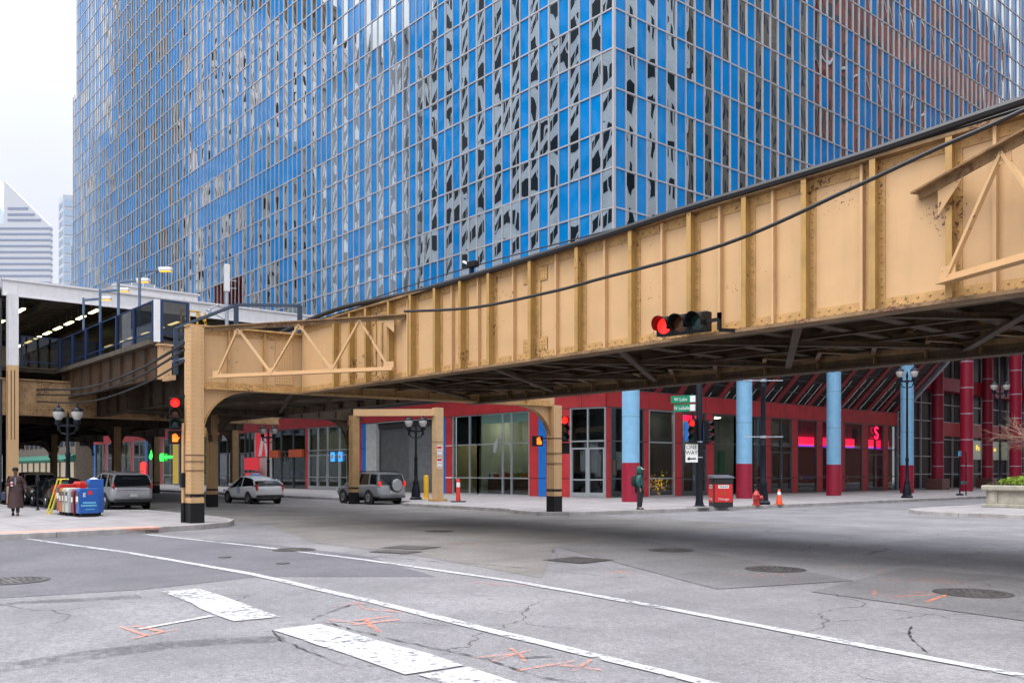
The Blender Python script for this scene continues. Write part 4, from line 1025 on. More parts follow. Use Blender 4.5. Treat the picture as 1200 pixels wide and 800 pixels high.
GRN = mat('green_neon', (.05,.8,.1), .5, var=0, emit=(.02,1,.06), es=1.3)
MB().box(-113.2,-107.8,3.3,3.6,.1,.15,0,FN).box(-111.8,-110.6,3.0,3.9,.12,.18,0,FN).build('neon_sign', GRN, tw, world=True)
MB().prism([(-115.8,3.5,.1),(-115.0,4.4,.1),(-114.6,3.6,.1),(-115.2,3.2,.1)], (0,0,.06), 0, FN).build('neon_sign', GRN, tw, world=True)
MB().prism([(-119,1.3,.1),(-117,1.3,.1),(-116.9,2.8,.1),(-118,3.0,.1),(-119,2.8,.1)], (0,0,.08), 0, FN).build('window_poster', mat('lit_red_poster',(.6,.03,.03),.5,emit=(.8,.03,.02),es=.8), tw, world=True)
MB().box(-107.6,-105.8,.3,5.5,.06,.1,0,FN).build('window_poster', mat('yellow_graphic',(.5,.35,.05),.5,emit=(.6,.4,.05),es=.15), tw, world=True)

# ------------------------------------------------------------------ other buildings
WINM = mat('dark_window_glass', (.012,.022,.03), .3, var=.2, spec=.25)
def block(name, label, cat, x0, x1, y0, y1, h, wall, fl=3.7, ww=1.5, wh=1.9, gap=1.3, trim=None, sides='nsew', z0=0., win=None):
    t = thing(name, label, cat, ((x0+x1)/2, (y0+y1)/2, 0)); 
    MB().box(x0, x1, y0, y1, z0, h).build('wall', wall, t, world=True)
    b = MB(); tr = MB(); e = .03
    nf = int((h-5)/fl)
    for k in range(nf):
        z = 5+fl*k+.7
        for side in sides:
            a0, a1 = (x0, x1) if side in 'ns' else (y0, y1); n = int((a1-a0-1)/(ww+gap)); st_ = (a1-a0)/max(n,1)
            for i in range(n):
                a = a0+st_*(i+.5)-ww/2
                if side == 'n': b.box(a, a+ww, y1-.02, y1+e, z, z+wh)
                if side == 's': b.box(a, a+ww, y0-e, y0+.02, z, z+wh)
                if side == 'e': b.box(x1-.02, x1+e, a, a+ww, z, z+wh)
                if side == 'w': b.box(x0-e, x0+.02, a, a+ww, z, z+wh)
        if trim and k % 3 == 0: tr.box(x0-.15, x1+.15, y0-.15, y1+.15, z-.6, z-.25)
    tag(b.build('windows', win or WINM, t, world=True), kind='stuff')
    if trim: tr.build('string_course', trim, t, world=True)
    MB().box(x0-.4, x1+.4, y0-.4, y1+.4, h, h+1.0).build('cornice', trim or wall, t, world=True)
    return t
STN1 = mat('pale_concrete', (.66,.68,.68), .8, var=.1); STN2 = mat('brown_stone', (.20,.165,.13), .8, var=.2); BRK = mat('red_brick', (.26,.075,.05), .8, var=.2); STN3 = mat('pinkish_concrete', (.78,.74,.74), .8, var=.1); STN4 = mat('grey_concrete', (.36,.375,.385), .8, var=.15); TRM = mat('white_stone_trim', (.6,.6,.6), .7)
block('office_block', 'grey concrete slab north of the tracks mirrored in the middle of the glass', 'building', -140, -112, -42, -4, 66, STN4, 3.5, 2.0, 1.9, .9, sides='new', win=mat('painted_sky_panes',(.88,.9,.92),.3,var=.1,vs=.5))  # pale window colour imitates sky mirrored in these panes
block('office_block', 'pale concrete office block north of the tracks, mirrored close to the tower corner', 'building', -108, -50, -42, -4, 78, STN1, 3.4, 4.6, 1.8, .35, sides='new')
block('office_block', 'pinkish tall slab mirrored in the far end of the glass tower', 'building', -196, -186, -46, -2, 100, STN3, 3.6, 1.4, 2.2, 2.0, sides='new')
block('office_block', 'grey stepped block mirrored between two taller slabs', 'building', -172, -164, -46, -4, 66, STN4, 3.6, 1.6, 2.0, 1.0, sides='new')
block('office_block', 'light grey slim tower farthest along the tracks, mirrored palely', 'building', -262, -252, -50, 0, 90, STN1, 3.6, 1.2, 2.2, 1.6, sides='new')
block('office_block', 'slim dark brown tower mirrored as a dark stripe near the left end of the glass', 'building', -251, -242, -44, -3, 130, STN2, 3.6, 1.4, 2.1, 1.2, sides='new')
block('office_block', 'narrow dark stone block mirrored as a stripe left of the middle of the glass', 'building', -211, -203, -44, -3, 118, STN2, 3.6, 1.3, 2.0, 1.1, sides='new')
block('office_block', 'pale stone block facing the arcade, mirrored in the narrow tower side', 'building', -8.5, 30, 46, 72, 68, STN1, 3.8, 1.5, 2.1, 1.4, sides='wsn')
block('office_block', 'dark brown stone block mirrored in the narrow side of the tower', 'building', -8.5, 30, 73, 96, 60, STN2, 4.0, 1.5, 2.3, 1.2, sides='wsn')
block('office_block', 'red brick block with white string courses mirrored high in the glass', 'building', -8.5, 30, 97, 150, 70, BRK, 3.8, 1.4, 2.2, 1.4, TRM, sides='wsn')
t = block('office_block', 'low dark block closing the street under the station', 'building', -232, -212, -20, 70, 20, STN4, 3.7, 2, 2, 1, sides='e')
t = block('shop_building', 'shade-darkened corner shop with a green awning far below the tracks', 'shop', -190, -150, 38.6, 60, 13, STN2, 3.7, 2.4, 2.2, .8, sides='se')  # dark wall colour paints in the shade around this shop
MB().prism([(-190,38.5,4.4),(-190,36.9,3.6),(-190,36.9,3.3),(-190,38.5,3.3)], (40,0,0)).build('awning', mat('green_awning', (.01,.16,.10), .6, var=.1), t, world=True)
b = MB()
for i in range(9): b.box(-189+4.4*i, -186+4.4*i, 38.5, 38.55, .4, 3.2)
b.build('lit_window', mat('warm_lit_window', (.4,.35,.25), .4, emit=(1,.85,.6), es=.15), t, world=True)
# distant towers
d_ = Vector((FWX, FWY, 0)); r_ = Vector((FWY, -FWX, 0))
def far_frame(px, d): p = d_*d + r_*((px-600)/1058*d); return frame(r_, -d_, (p.x, p.y, 0))
def zpx(py, d): return 1.75+(552-py)*d/1058
PW1 = mat('white_cladding', (.50,.515,.54), .5, var=.03); BAND = mat('slate_blue_band', (.22,.26,.36), .4, var=.1)
M = far_frame(30, 390); D = 390; u = lambda px: (px-30)/1058*D
t = thing('sliced_top_tower', 'distant white office tower with slanted triangular top and slate blue bands', 'skyscraper', M.translation)
L_ = [(u(-70),0,0),(u(58),0,0),(u(58),zpx(264,D),0),(u(5),zpx(212,D),0),(u(4),zpx(262,D),0),(u(-70),zpx(262,D),0)]
MB().prism(L_, (0,0,-2.5), 0, M).build('body', PW1, t, world=True)
b = MB()
for py in (266.5,273,280,287,294,301,308,315,322,330,338): b.box(u(-70), u(58)+.1, zpx(py+2.2,D), zpx(py,D), -2.6, .15, 0, M)
for i, py in enumerate((243,250,256.5)): b.box(u(9), u(33+7.5*i), zpx(py+2.6,D), zpx(py,D), -.1, .15, 0, M)
b.build('window_band', BAND, t, world=True)
MB().prism([(u(-60),zpx(262,D),-4),(u(2),zpx(262,D),-4),(u(2),zpx(254,D),-4),(u(-8),zpx(236,D),-4),(u(-60),zpx(150,D),-4)], (0,0,-20), 0, M).build('second_prism', mat('blue_grey_cladding',(.55,.62,.75),.4), t, world=True)
D = 300; M = far_frame(73, D); u = lambda px: (px-73)/1058*D
t = thing('pale_residential_tower', 'distant pale blue and white tower with balconies at the edge of the glass tower', 'skyscraper', M.translation)
MB().prism([(u(58),0,-6),(u(74),0,0),(u(125),0,-4),(u(125),0,-30),(u(58),0,-30)], (0,zpx(228,D),0), 0, M).build('body', mat('pale_grey_cladding', (.46,.50,.56), .4, var=.03), t, world=True)
b = MB(); e = []
z = 6.
while z < zpx(231,D)-2:
    b.add([(u(59),z,-5.5),(u(65),z,-3.2),(u(65),z+2.0,-3.2),(u(59),z+2.0,-5.5)], [(0,1,2,3)], 0, M); b.add([(u(67.5),z,-2.3),(u(71),z,-.95),(u(71),z+2.0,-.95),(u(67.5),z+2.0,-2.3)], [(0,1,2,3)], 0, M)
    b.box(u(76), u(124), z, z+2.1, -4.2, .05, 1, M) if False else b.add([(u(75.5),z,-.02),(u(124),z,-3.85),(u(124),z+2.2,-3.85),(u(75.5),z+2.2,-.02)], [(0,1,2,3)], 1, M)
    z += 3.1
b.build('glazing', [mat('mid_blue_glazing', (.24,.32,.45), .3), mat('sky_blue_glazing', (.36,.46,.58), .25)], t, world=True, recalc=False)
# ------------------------------------------------------------------ vehicles (local x forward, z up, origin under the middle)
CGLASS = mat('car_dark_glass', (.008,.01,.012), .06, var=0, coat=.6)
TAIL = mat('tail_light_red', (.35,.005,.01), .2, var=0, emit=(1,.01,.01), es=.03); TAILON = mat('tail_light_lit', (.6,.01,.01), .2, var=0, emit=(1,.02,.01), es=.5)
CHROME = mat('bright_trim', (.6,.6,.62), .2, .9, var=0); HEADL = mat('headlight_lens', (.6,.62,.65), .1, var=0)
PLATE = mat('number_plate', (.6,.6,.58), .5, var=0); PLATEY = mat('yellow_number_plate', (.7,.45,.03), .5, var=0); DPLAS = mat('dark_plastic', (.02,.02,.022), .5, var=.1)
def car(name, label, loc, rz, paint, sp):
    t = thing(name, label, 'car', loc, rz)
    L, Wd = sp['L'], sp['W']; h = Wd/2; zb = sp.get('zb', .26)
    rings = []
    for x, zbot, zbelt, wf in sp['body']:
        w = h*wf; zm = zbot+(zbelt-zbot)*.5
        half = [(w*.80, zbot), (w*.96, zbot+.07), (w*1.0, zm-.06), (w*.995, zm+.12), (w*.955, zbelt-.07), (w*.90, zbelt-.015), (w*.72, zbelt+.012)]
        rings.append([(x, y, z) for y, z in half] + [(x, -y, z) for y, z in reversed(half)])
    b = MB().loft(rings); body = b.build('body', paint, t, smooth=True, sub=1)
    # glasshouse
    rings = []
    for x, zbelt, zr, wr in sp['cabin']:
        wb = h*.905; w2 = h*wr
        k = max(0.02, zr-zbelt)
        half = [(wb, zbelt-.04), (wb+(w2-wb)*.55, zbelt+k*.55), (w2, zbelt+k*.9), (w2*.84, zbelt+k*1.0)]
        rings.append([(x, y, z) for y, z in half] + [(x, -y, z) for y, z in reversed(half)])
    g = MB().loft(rings).build('windows', CGLASS, t, smooth=True)
    # roof skin and pillars in body colour, just proud of the glass
    rf = MB(); rr = []
    cab = sp['cabin']; i0, i1 = sp['roof']
    for x, zbelt, zr, wr in cab[i0:i1+1]:
        w2 = h*wr*1.015
        half = [(w2, zr-.11), (w2*.97, zr-.015), (w2*.80, zr+.022), (w2*.35, zr+.035)]
        rr.append([(x, y, z) for y, z in half] + [(x, -y, z) for y, z in reversed(half)])
    rf.loft(rr, cap=True); rf.build('roof', paint, t, smooth=True)
    for sgn in (-1, 1):
        for (xa, xb, wdt) in sp['pillars']:
            pl = MB()
            def pt(x, f):
                for a, c in zip(cab[:-1], cab[1:]):
                    if a[0] <= x <= c[0]:
                        q = (x-a[0])/(c[0]-a[0]); zbelt = a[1]+(c[1]-a[1])*q; zr = a[2]+(c[2]-a[2])*q; wr = a[3]+(c[3]-a[3])*q
                        return Vector((x, sgn*(h*.905+(h*wr-h*.905)*f+.008), zbelt-.03+(zr-zbelt-.05)*f))
                return Vector((x, sgn*h*.9, 1))
            pl.bar(pt(xa,0), pt(xb,1), wdt, .035, up=(0,sgn,0)); pl.build('pillar', paint, t)
    for x in sp['axles']:
        for sgn in (-1, 1):
            r = sp['r']; arch = MB(); q = Matrix.Translation((x, sgn*(h-.015), r)) @ Matrix.Rotation(PI/2, 4, 'X')
            arch.lathe([(r+.07,-.02),(r+.07,.02)], n=24, M=q); arch.build('wheel_arch', DPLAS, t)
            w = MB().lathe([(.05,-.11),(r-.05,-.11),(r,-.07),(r,.07),(r-.05,.11),(.05,.11)], n=24, M=Matrix.Translation((x, sgn*(h-.09), r)) @ Matrix.Rotation(PI/2, 4, 'X')).build('wheel', RUBBER, t, smooth=True)
            rm = MB().lathe([(.03,.03),(r*.62,.025),(r*.64,-.02)], n=16, M=Matrix.Translation((x, sgn*(h+.015), r)) @ Matrix.Rotation(sgn*-PI/2, 4, 'X'))
            rm.build('rim', sp.get('rim', CHROME), w, smooth=True)
    xr = -L/2
    for sgn in (-1, 1):
        y0, y1 = sorted((sgn*(h*.89), sgn*(h*sp.get('tin',.78)))); z0, z1 = sp['tl']
        MB().box(xr+sp.get('tlx',.02)-.03, xr+sp.get('tlx',.02)+.22, y0, y1, z0, z1).build('tail_light', sp.get('tail', TAIL), t, bevel=.02)
        y0, y1 = sorted((sgn*(h*.89), sgn*(h*.60))); MB().box(L/2-.32, L/2-.04, y0, y1, .62, .78).build('headlight', HEADL, t, bevel=.03)
        MB().box(.65, .85, sgn*(h-.02), sgn*(h+.18), .95, 1.09).build('wing_mirror', sp.get('mirror', paint), t, bevel=.03) if sgn > 0 else MB().box(.65, .85, -(h+.18), -(h-.02), .95, 1.09).build('wing_mirror', sp.get('mirror', paint), t, bevel=.03)
        b = MB()
        for xd in sp.get('doors', (-.25,)): b.box(xd, xd+.14, sgn*(h*.995)-.02, sgn*(h*.995)+.02, .80, .83)
        b.build('door_handle', sp.get('mirror', paint), t)
    MB().box(xr-.035, xr+.18, -h*.86, h*.86, .34, .50).build('bumper', sp.get('bumper', DPLAS), t, bevel=.04)
    MB().box(xr+sp.get('px',.0)-.03, xr+sp.get('px',0), -.16, .16, *sp['plate']).build('number_plate', sp.get('pm', PLATE), t)
    MB().box(-L*.4, L*.4, -h*.7, h*.7, .18, .30).build('underbody', RUBBER, t)
    return t
WHITEC = mat('white_car_paint', (.70,.71,.72), .22, var=.02, coat=.6); SILV = mat('silver_car_paint', (.34,.35,.37), .28, .5, var=.03, coat=.6)
BEIC = mat('beige_car_paint', (.40,.34,.27), .28, .4, var=.03, coat=.5); BLKC = mat('black_car_paint', (.010,.011,.013), .2, var=.02, coat=.6); GREYC = mat('grey_car_paint', (.15,.16,.18), .28, .5, var=.03, coat=.6)
hatch = dict(L=4.46, W=1.75, r=.31, axles=(-1.32,1.36), doors=(-.75,.35), rim=CHROME,
  body=[(-2.23,.42,.86,.86),(-2.15,.30,.98,.94),(-1.9,.27,1.01,.98),(-1.3,.26,1.0,1.0),(0,.24,.93,1.0),(1.0,.24,.90,1.0),(1.6,.26,.80,.97),(2.05,.30,.68,.88),(2.23,.42,.56,.74)],
  cabin=[(-2.16,1.0,1.04,.80),(-1.75,1.0,1.24,.74),(-1.2,.98,1.40,.72),(-.3,.94,1.49,.70),(.15,.92,1.48,.70),(.6,.91,1.32,.72),(1.45,.86,.89,.80)], roof=(1,5), pillars=((-2.0,-1.5,.22),(-.35,-.3,.07),(1.4,.45,.07)),
  tl=(.72,1.06), tlx=.03, plate=(.66,.80), px=.05, pm=PLATEY)
t = car('hatchback_car', 'white hatchback taxi with yellow plate driving away under the railway', (-47.4,21.3,0), PI, WHITEC, hatch)
MB().box(-2.08,-1.98,-.62,.62,1.0,1.13).build('rear_window_lower', CGLASS, t)
MB().box(-.5,-.15,-.22,.22,1.52,1.64).build('roof_sign', mat('blue_roof_sign', (.2,.4,.7), .4), t, bevel=.03)
MB().box(-.35,.1,.874,.882,.55,.9).box(-.35,.1,-.882,-.874,.55,.9).build('door_badge', mat('faint_blue_print',(.35,.38,.5),.4), t)
MB().bar((-2.06,-.2,.9),(-2.06,-.65,.9),.03,.1).build('rear_badge', mat('blue_badge',(.05,.2,.5),.4), t)
suv = dict(L=4.6, W=1.82, r=.36, axles=(-1.33,1.33), doors=(-.8,.3), rim=CHROME,
  body=[(-2.28,.45,1.0,.90),(-2.22,.36,1.08,.96),(-1.9,.32,1.1,.99),(-1.2,.32,1.08,1.0),(0,.30,1.05,1.0),(1.0,.30,1.03,1.0),(1.7,.32,.98,.98),(2.15,.36,.88,.92),(2.3,.5,.74,.82)],
  cabin=[(-2.26,1.08,1.12,.84),(-2.05,1.07,1.60,.78),(-1.2,1.06,1.68,.77),(0,1.04,1.68,.76),(.35,1.03,1.60,.77),(1.3,1.0,1.05,.82)], roof=(1,4), pillars=((-2.15,-2.0,.2),(-1.25,-1.2,.1),(-.2,-.15,.08),(1.25,.3,.08)),
  tl=(.98,1.22), tlx=.03, plate=(.60,.74), px=0)
s2 = dict(suv); s2.update(tail=TAILON, bumper=mat('dark_bumper', (.1,.1,.11), .4))
t = car('four_by_four', 'silver four by four with a round spare wheel cover, parked at the far kerb', (-42.7,25.95,0), PI, SILV, s2)
sw_ = MB().lathe([(.05,-.09),(.34,-.09),(.36,-.05),(.36,.06),(.33,.09),(.0,.10)], n=28, M=Matrix.Translation((-2.36,-.18,1.02)) @ Matrix.Rotation(-PI/2,4,'Y')).build('spare_wheel', RUBBER, t, smooth=True)
MB().lathe([(.0,.115),(.30,.11),(.335,.07)][::-1], n=28, M=Matrix.Translation((-2.36,-.18,1.02)) @ Matrix.Rotation(-PI/2,4,'Y')).build('wheel_cover', SILV, sw_, smooth=True)
MB().box(-1.8,.2,-.62,-.58,1.73,1.77).box(-1.8,.2,.58,.62,1.73,1.77).build('roof_rail', DPLAS, t)
s3 = dict(suv); s3.update(L=4.8, W=1.9, r=.37, tin=.83, tl=(.95,1.22), tlx=.1)
t = car('estate_car', 'pale silver estate car beyond the newspaper boxes, seen from behind', (-44.6,12.95+.35,0), PI, mat('pale_silver_paint', (.48,.49,.51), .28, .5, var=.03, coat=.6), s3)
MB().box(-1.9,.3,-.66,-.62,1.73,1.77).box(-1.9,.3,.62,.66,1.73,1.77).build('roof_rail', CHROME, t); MB().box(-2.34,-2.3,-.7,.7,.92,.98).build('tail_trim', CHROME, t)
s4 = dict(suv); s4.update(tl=(.95,1.2))
car('estate_car', 'beige estate car parked behind the walking woman', (-53.6,11.9,0), 0, BEIC, s4)
sed = dict(hatch); sed.update(L=4.6, W=1.8, pm=PLATE, cabin=[(-1.75,1.0,1.04,.80),(-1.1,.98,1.38,.72),(-.3,.94,1.44,.70),(.15,.92,1.43,.70),(.6,.91,1.30,.72),(1.45,.86,.89,.80)], roof=(1,4), pillars=((-1.7,-1.05,.12),(-.35,-.3,.07),(1.4,.5,.07)))
car('saloon_car', 'black saloon car in the dark lane between beige and silver cars', (-48.7,11.75,0), PI, BLKC, sed)

# ------------------------------------------------------------------ street furniture
GLOBE = mat('frosted_globe', (.46,.445,.42), .35, var=.05, coat=.2)
def lamp(x, y, H, label, rz, z=.15, s=1.0, m=None):
    t = thing('street_lamp', label, 'street lamp', (x, y, z), rz, 'twin globe street lamps'); m = m or BLACKM
    MB().lathe([(.34*s,0),(.34*s,.10),(.26*s,.16),(.25*s,.5),(.19*s,.75),(.16*s,.85),(.18*s,.95),(.11*s,1.1),(.085*s,2.2),(.11*s,2.25),(.11*s,2.35),(.075*s,2.45),(.06*s,H-.75),(.10*s,H-.72),(.10*s,H-.6),(.05*s,H-.5),(.08*s,H-.3),(.02*s,H-.02)], n=16).build('post', m, t, smooth=True)
    a = MB(); sp = .40
    a.bar((0,-sp,H-.62),(0,sp,H-.62),.08,.10)
    for sg in (-1,1):
        a.tube([(0,sg*.08,H-1.0),(0,sg*.28,H-.95),(0,sg*sp,H-.64)], .03, 6); a.lathe([(.03,-.25),(.06,-.15),(.05,0),(.14,.06),(.15,.2),(.11,.24)], (0,sg*sp,H-.62), 12)
    a.build('arm', m, t)
    for sg in (-1,1):
        g = MB().lathe([(.11,0),(.20,.14),(.235,.28),(.225,.36)], (0,sg*sp,H-.38), 18).build('globe', GLOBE, t, smooth=True)
        MB().lathe([(.24,.36),(.235,.41),(.15,.50),(.06,.55),(.07,.60),(.03,.63),(.02,.72),(0,.74)], (0,sg*sp,H-.38), 16).build('finial', BLACKM, g, smooth=True)
    return t
fr_ = math.atan2(.7635,.6458)-PI/2
lamp(-26.2, 53.4, 7.65, 'tall black twin globe lamp at the kerb before the last light blue column', fr_-.2)
lamp(-26.1, 66.7, 7.65, 'tall black twin globe lamp behind the bare twigs and the planter', fr_-.2)
lamp(-42.2, 10.55, 4.2, 'short black twin globe lamp rising behind the newspaper boxes', fr_)
lamp(-52.4, 10.1, 4.2, 'short black twin globe lamp in front of the white topped station post', fr_)
lamp(-42.6, 28.9, 4.5, 'dark twin globe lamp before the grey roller shutter', fr_)
lamp(-59.5, 27.9, 4.6, 'silhouetted twin globe lamp beyond the white hatchback', fr_)
t = thing('parking_sign', 'small white notice plate hung on the leftmost lamp post', 'sign', (-52.05, 10.2, 2.9))
MB().box(0,.02,-.1,.45,-.35,.35).build('plate', SIGNW, t); MB().box(.0205,.022,-.03,.38,.12,.28).box(.0205,.022,-.03,.38,-.3,-.26).build('lettering', SIGNR, t)
# tall banner pole
t = thing('street_pole', 'tall black pole with two thin banner arms behind the fire hydrant', 'pole', (-25.3,37.2,.15))
MB().lathe([(.33,0),(.33,.12),(.24,.2),(.2,.9),(.22,1.0),(.15,1.15),(.13,2.8),(.15,2.85),(.13,2.9),(.115,5.5),(.15,5.55),(.15,5.7),(.11,5.8),(.10,9.3)], n=18).build('shaft', BLACKM, t, smooth=True)
b = MB(); d = Vector((.6458,.7635,0))
for z in (5.95,3.25): b.tube([d*-.95+Vector((0,0,z)), d*.95+Vector((0,0,z))], .022, 6); b.lathe([(.15,-.06),(.15,.06)], (0,0,z), 12)
b.build('banner_arm', GALV, t)
# fire hydrant, cone, bins, bollards
HYD = mat('hydrant_red', (.42,.03,.025), .45, var=.25, vs=8)
t = thing('fire_hydrant', 'red fire hydrant with dark side caps next to the pole foot', 'fire hydrant', (-25.0,36.2,.15), .4)
MB().lathe([(.20,0),(.20,.05),(.15,.07),(.15,.42),(.19,.45),(.19,.50),(.14,.54),(.12,.62),(.05,.68),(.05,.74),(0,.75)], n=18).build('body', HYD, t, smooth=True)
b = MB()
for a, r in ((0,.10),(PI/2,.075),(-PI/2,.075)): b.lathe([(r,.13),(r,.25),(r*1.15,.25),(r*1.15,.30)], n=12, M=Matrix.Translation((0,0,.36)) @ Matrix.Rotation(a,4,'Z') @ Matrix.Rotation(PI/2,4,'Y'))
b.build('hose_cap', HYD, t, smooth=True)
CONE = mat('cone_orange', (.75,.09,.02), .45, var=.08)
t = thing('traffic_cone', 'orange traffic cone with a pale collar standing by the kerb', 'traffic cone', (-24.95,38.0,.15), .3)
MB().box(-.2,.2,-.2,.2,0,.04).build('base', CONE, t); MB().lathe([(.16,.04),(.05,.72),(.035,.74)], n=18).build('body', CONE, t, smooth=True); MB().lathe([(.094,.47),(.069,.62)], n=18).build('collar', WHITEP, t, smooth=True)
TRED = mat('bin_red_panel', (.62,.02,.02), .4, var=.05); BIN = mat('bin_dark_casing', (.016,.016,.018), .5, var=.15)
t = thing('litter_bin', 'large black litter bin with bright red panels beside the signal pole', 'litter bin', (-25.05,33.55,.15), math.radians(-38))
MB().box(-.44,.44,-.44,.44,.0,1.28).build('casing', BIN, t, bevel=.03)
MB().prism([(-.48,-.48,1.28),(.48,-.48,1.28),(.48,-.48,1.36),(-.48,-.48,1.44)], (0,.96,0)).build('lid', mat('bin_lid',(.12,.13,.15),.4), t, bevel=.02)
p = MB().box(.441,.455,-.40,.40,.22,1.02).build('front_panel', TRED, t)
q = MB().box(-.40,.40,-.455,-.441,.22,1.02).build('side_panel', TRED, t)
MB().box(.4552,.462,-.24,.24,.84,.99).build('label_plate', SIGNW, p); text('TRASH', .13, BLACKP, p, (.464,0,.915), (1,0,0)); text('Chicago', .15, SIGNW, p, (.458,0,.36), (1,0,0))
ring = MB()
for k in range(16): a0, a1 = 2*PI*k/16, 2*PI*(k+1)/16; ring.bar((.458,.09*math.cos(a0),.62+.10*math.sin(a0)),(.458,.09*math.cos(a1),.62+.10*math.sin(a1)),.02,.01)
ring.build('ring_emblem', mat('emblem_green',(.10,.25,.05),.5), p)
MB().box(-.24,.24,-.462,-.4552,.84,.99).build('label_plate', SIGNW, q); text('TRASH', .13, BLACKP, q, (0,-.464,.915), (0,-1,0)); text('Chicago', .14, SIGNW, q, (0,-.458,.36), (0,-1,0))
MB().box(-.3,.3,-.46,-.442,1.06,1.22).box(.442,.46,-.3,.3,1.06,1.22).build('slot', RUBBER, t)
t = thing('bollard', 'yellow steel bollard beside the smooth tan post', 'bollard', (-43.45,30.2,.15))
MB().lathe([(.15,0),(.15,1.25),(.13,1.34),(.06,1.38),(0,1.39)], n=18).build('pipe', YEL, t, smooth=True); MB().box(-.35,.35,-.35,.35,0,.02).build('base', YEL, t)
t = thing('marker_post', 'red flexible marker post with a white band on a dark base', 'marker post', (-37.8,28.3,.15))
MB().lathe([(.13,.05),(.11,.3),(.095,1.15),(.06,1.22)], n=16).build('post', HYD if False else mat('marker_red',(.65,.03,.02),.4,var=.05), t, smooth=True); MB().lathe([(.104,.78),(.101,1.02)], n=16).build('band', WHITEP, t, smooth=True); MB().lathe([(.42,0),(.40,.05),(.15,.06)], n=18).build('base', RUBBER, t, smooth=True)
t = thing('sign_pole', 'slim dark pole with small panels on the far pavement before the crimson columns', 'sign pole', (-26.6,61.5,.15))
MB().tube([(0,0,0),(0,0,2.95)], .05, 8).tube([(.25,.35,0),(.25,.35,2.9)], .04, 8).build('post', BLACKM, t); MB().box(-.02,.3,.0,.38,.75,.95).box(-.25,.0,-.3,.05,1.35,1.42).build('panel', mat('teal_panel',(.03,.10,.10),.4), t); MB().box(-.08,.08,-.08,.08,2.6,2.95).build('head', mat('blue_head',(.05,.25,.4),.4), t); MB().lathe([(.25,0),(.2,.12)], n=10).build('base', BLACKM, t)

t = thing('parking_meter', 'slim black parking meter between the walking woman and the newspaper boxes', 'parking meter', (-41.0,9.1,.15))
MB().tube([(0,0,0),(0,0,1.05)], .035, 8).lathe([(.09,0),(.06,.05)], n=12).build('pole', BLACKM, t); MB().lathe([(.05,1.02),(.10,1.1),(.11,1.3),(.08,1.42),(0,1.46)], n=14, sy=.7).build('head', BLACKM, t, smooth=True); MB().box(.07,.1,-.05,.05,1.2,1.34).build('display', CGLASS, t)
# newspaper boxes in a row along the pavement
def newsbox(x, y, w, d, h, m, label, fm=None, win=True, leg=True):
    t = thing('newspaper_box', label, 'newspaper box', (x, y, .15), 0, 'newspaper boxes on the near pavement')
    z0 = .12 if leg else 0
    if leg: MB().box(-w*.35,w*.35,-d*.35,d*.35,.02,.12).box(-w*.48,w*.48,-d*.48,d*.48,0,.02).build('foot', BLACKP, t)
    MB().prism([(-w/2,-d/2,z0),(-w/2,d/2,z0),(-w/2,d/2,h),(-w/2,-d/2+.06,h),(-w/2,-d/2,h-.08)], (w,0,0)).build('box', m, t, bevel=.015)
    if win:
        MB().box(-w/2+.05,w/2-.05,-d/2-.012,-d/2-.001,h*.5,h-.14).build('window', CGLASS, t); MB().box(-w/2+.02,w/2-.02,-d/2-.02,-d/2-.0125,h*.47,h*.49).build('handle', CHROME, t)
        MB().box(-w/2+.07,w/2-.07,-d/2-.016,-d/2-.0125,h*.5+.03,h*.72).build('front_page', SIGNW, t)
    return t
NB = lambda n, c: mat('box_'+n, c, .35, var=.06, coat=.2)
t = newsbox(-34.05, 9.15, .42, .66, 1.0, NB('blue',(.01,.09,.36)), 'royal blue newspaper box with pale print on its side, nearest to the column')
SIDEP = mat('cyan_print', (.15,.5,.65), .5, var=0)
text('g', .22, SIGNW, t, (.213,-.16,.82), (1,0,0)); MB().box(.2105,.214,-.04,.10,.78,.92).build('red_square', TRED, t)
b = MB()
for z, y0, y1 in ((.50,-.2,.18),(.40,-.26,.24),(.28,-.12,.16)):
    y = y0
    while y < y1: w = rnd.uniform(.03,.05); b.box(.2105,.213,y,y+w,z-.03,z+.03 if z > .3 else z+.0); y += w+.012
b.build('lettering', SIDEP, t)
newsbox(-34.62, 9.55, .42, .5, 1.32, NB('blue2',(.012,.10,.38)), 'taller blue newspaper box just behind the royal blue one')
newsbox(-34.60, 9.0, .34, .42, .95, NB('dark_red',(.18,.012,.015)), 'dark red newspaper box between the blue box and the white one')
newsbox(-35.15, 8.95, .36, .42, 1.0, NB('white',(.55,.58,.56)), 'white newspaper box with a black window')
newsbox(-35.62, 8.95, .30, .42, 1.0, NB('cream',(.5,.45,.32)), 'cream narrow newspaper box beside the orange one')
newsbox(-36.0, 8.95, .32, .42, 1.0, NB('orange',(.45,.16,.02)), 'orange brown newspaper box between cream and red ones')
newsbox(-36.3, 9.6, .9, .5, 1.22, NB('red',(.58,.02,.015)), 'wide bright red newspaper box at the back of the row', win=False)
newsbox(-36.55, 9.05, .42, .5, 1.12, NB('red2',(.50,.018,.015)), 'bright red newspaper box next to the yellow framed rack')
t = thing('magazine_rack', 'yellow framed green magazine rack at the left end of the newspaper boxes', 'magazine rack', (-37.35, 9.0, .15))
b = MB()
for x in (-.25,.25): b.tube([(x,-.32,0),(x,-.3,.1),(x,.05,1.3),(x,.3,1.3)], .035, 6); 
b.bar((-.25,.05,1.3),(.25,.05,1.3),.07); b.bar((-.25,-.32,.04),(.25,-.32,.04),.08); b.build('frame', NB('yellow',(.65,.5,.02)), t)
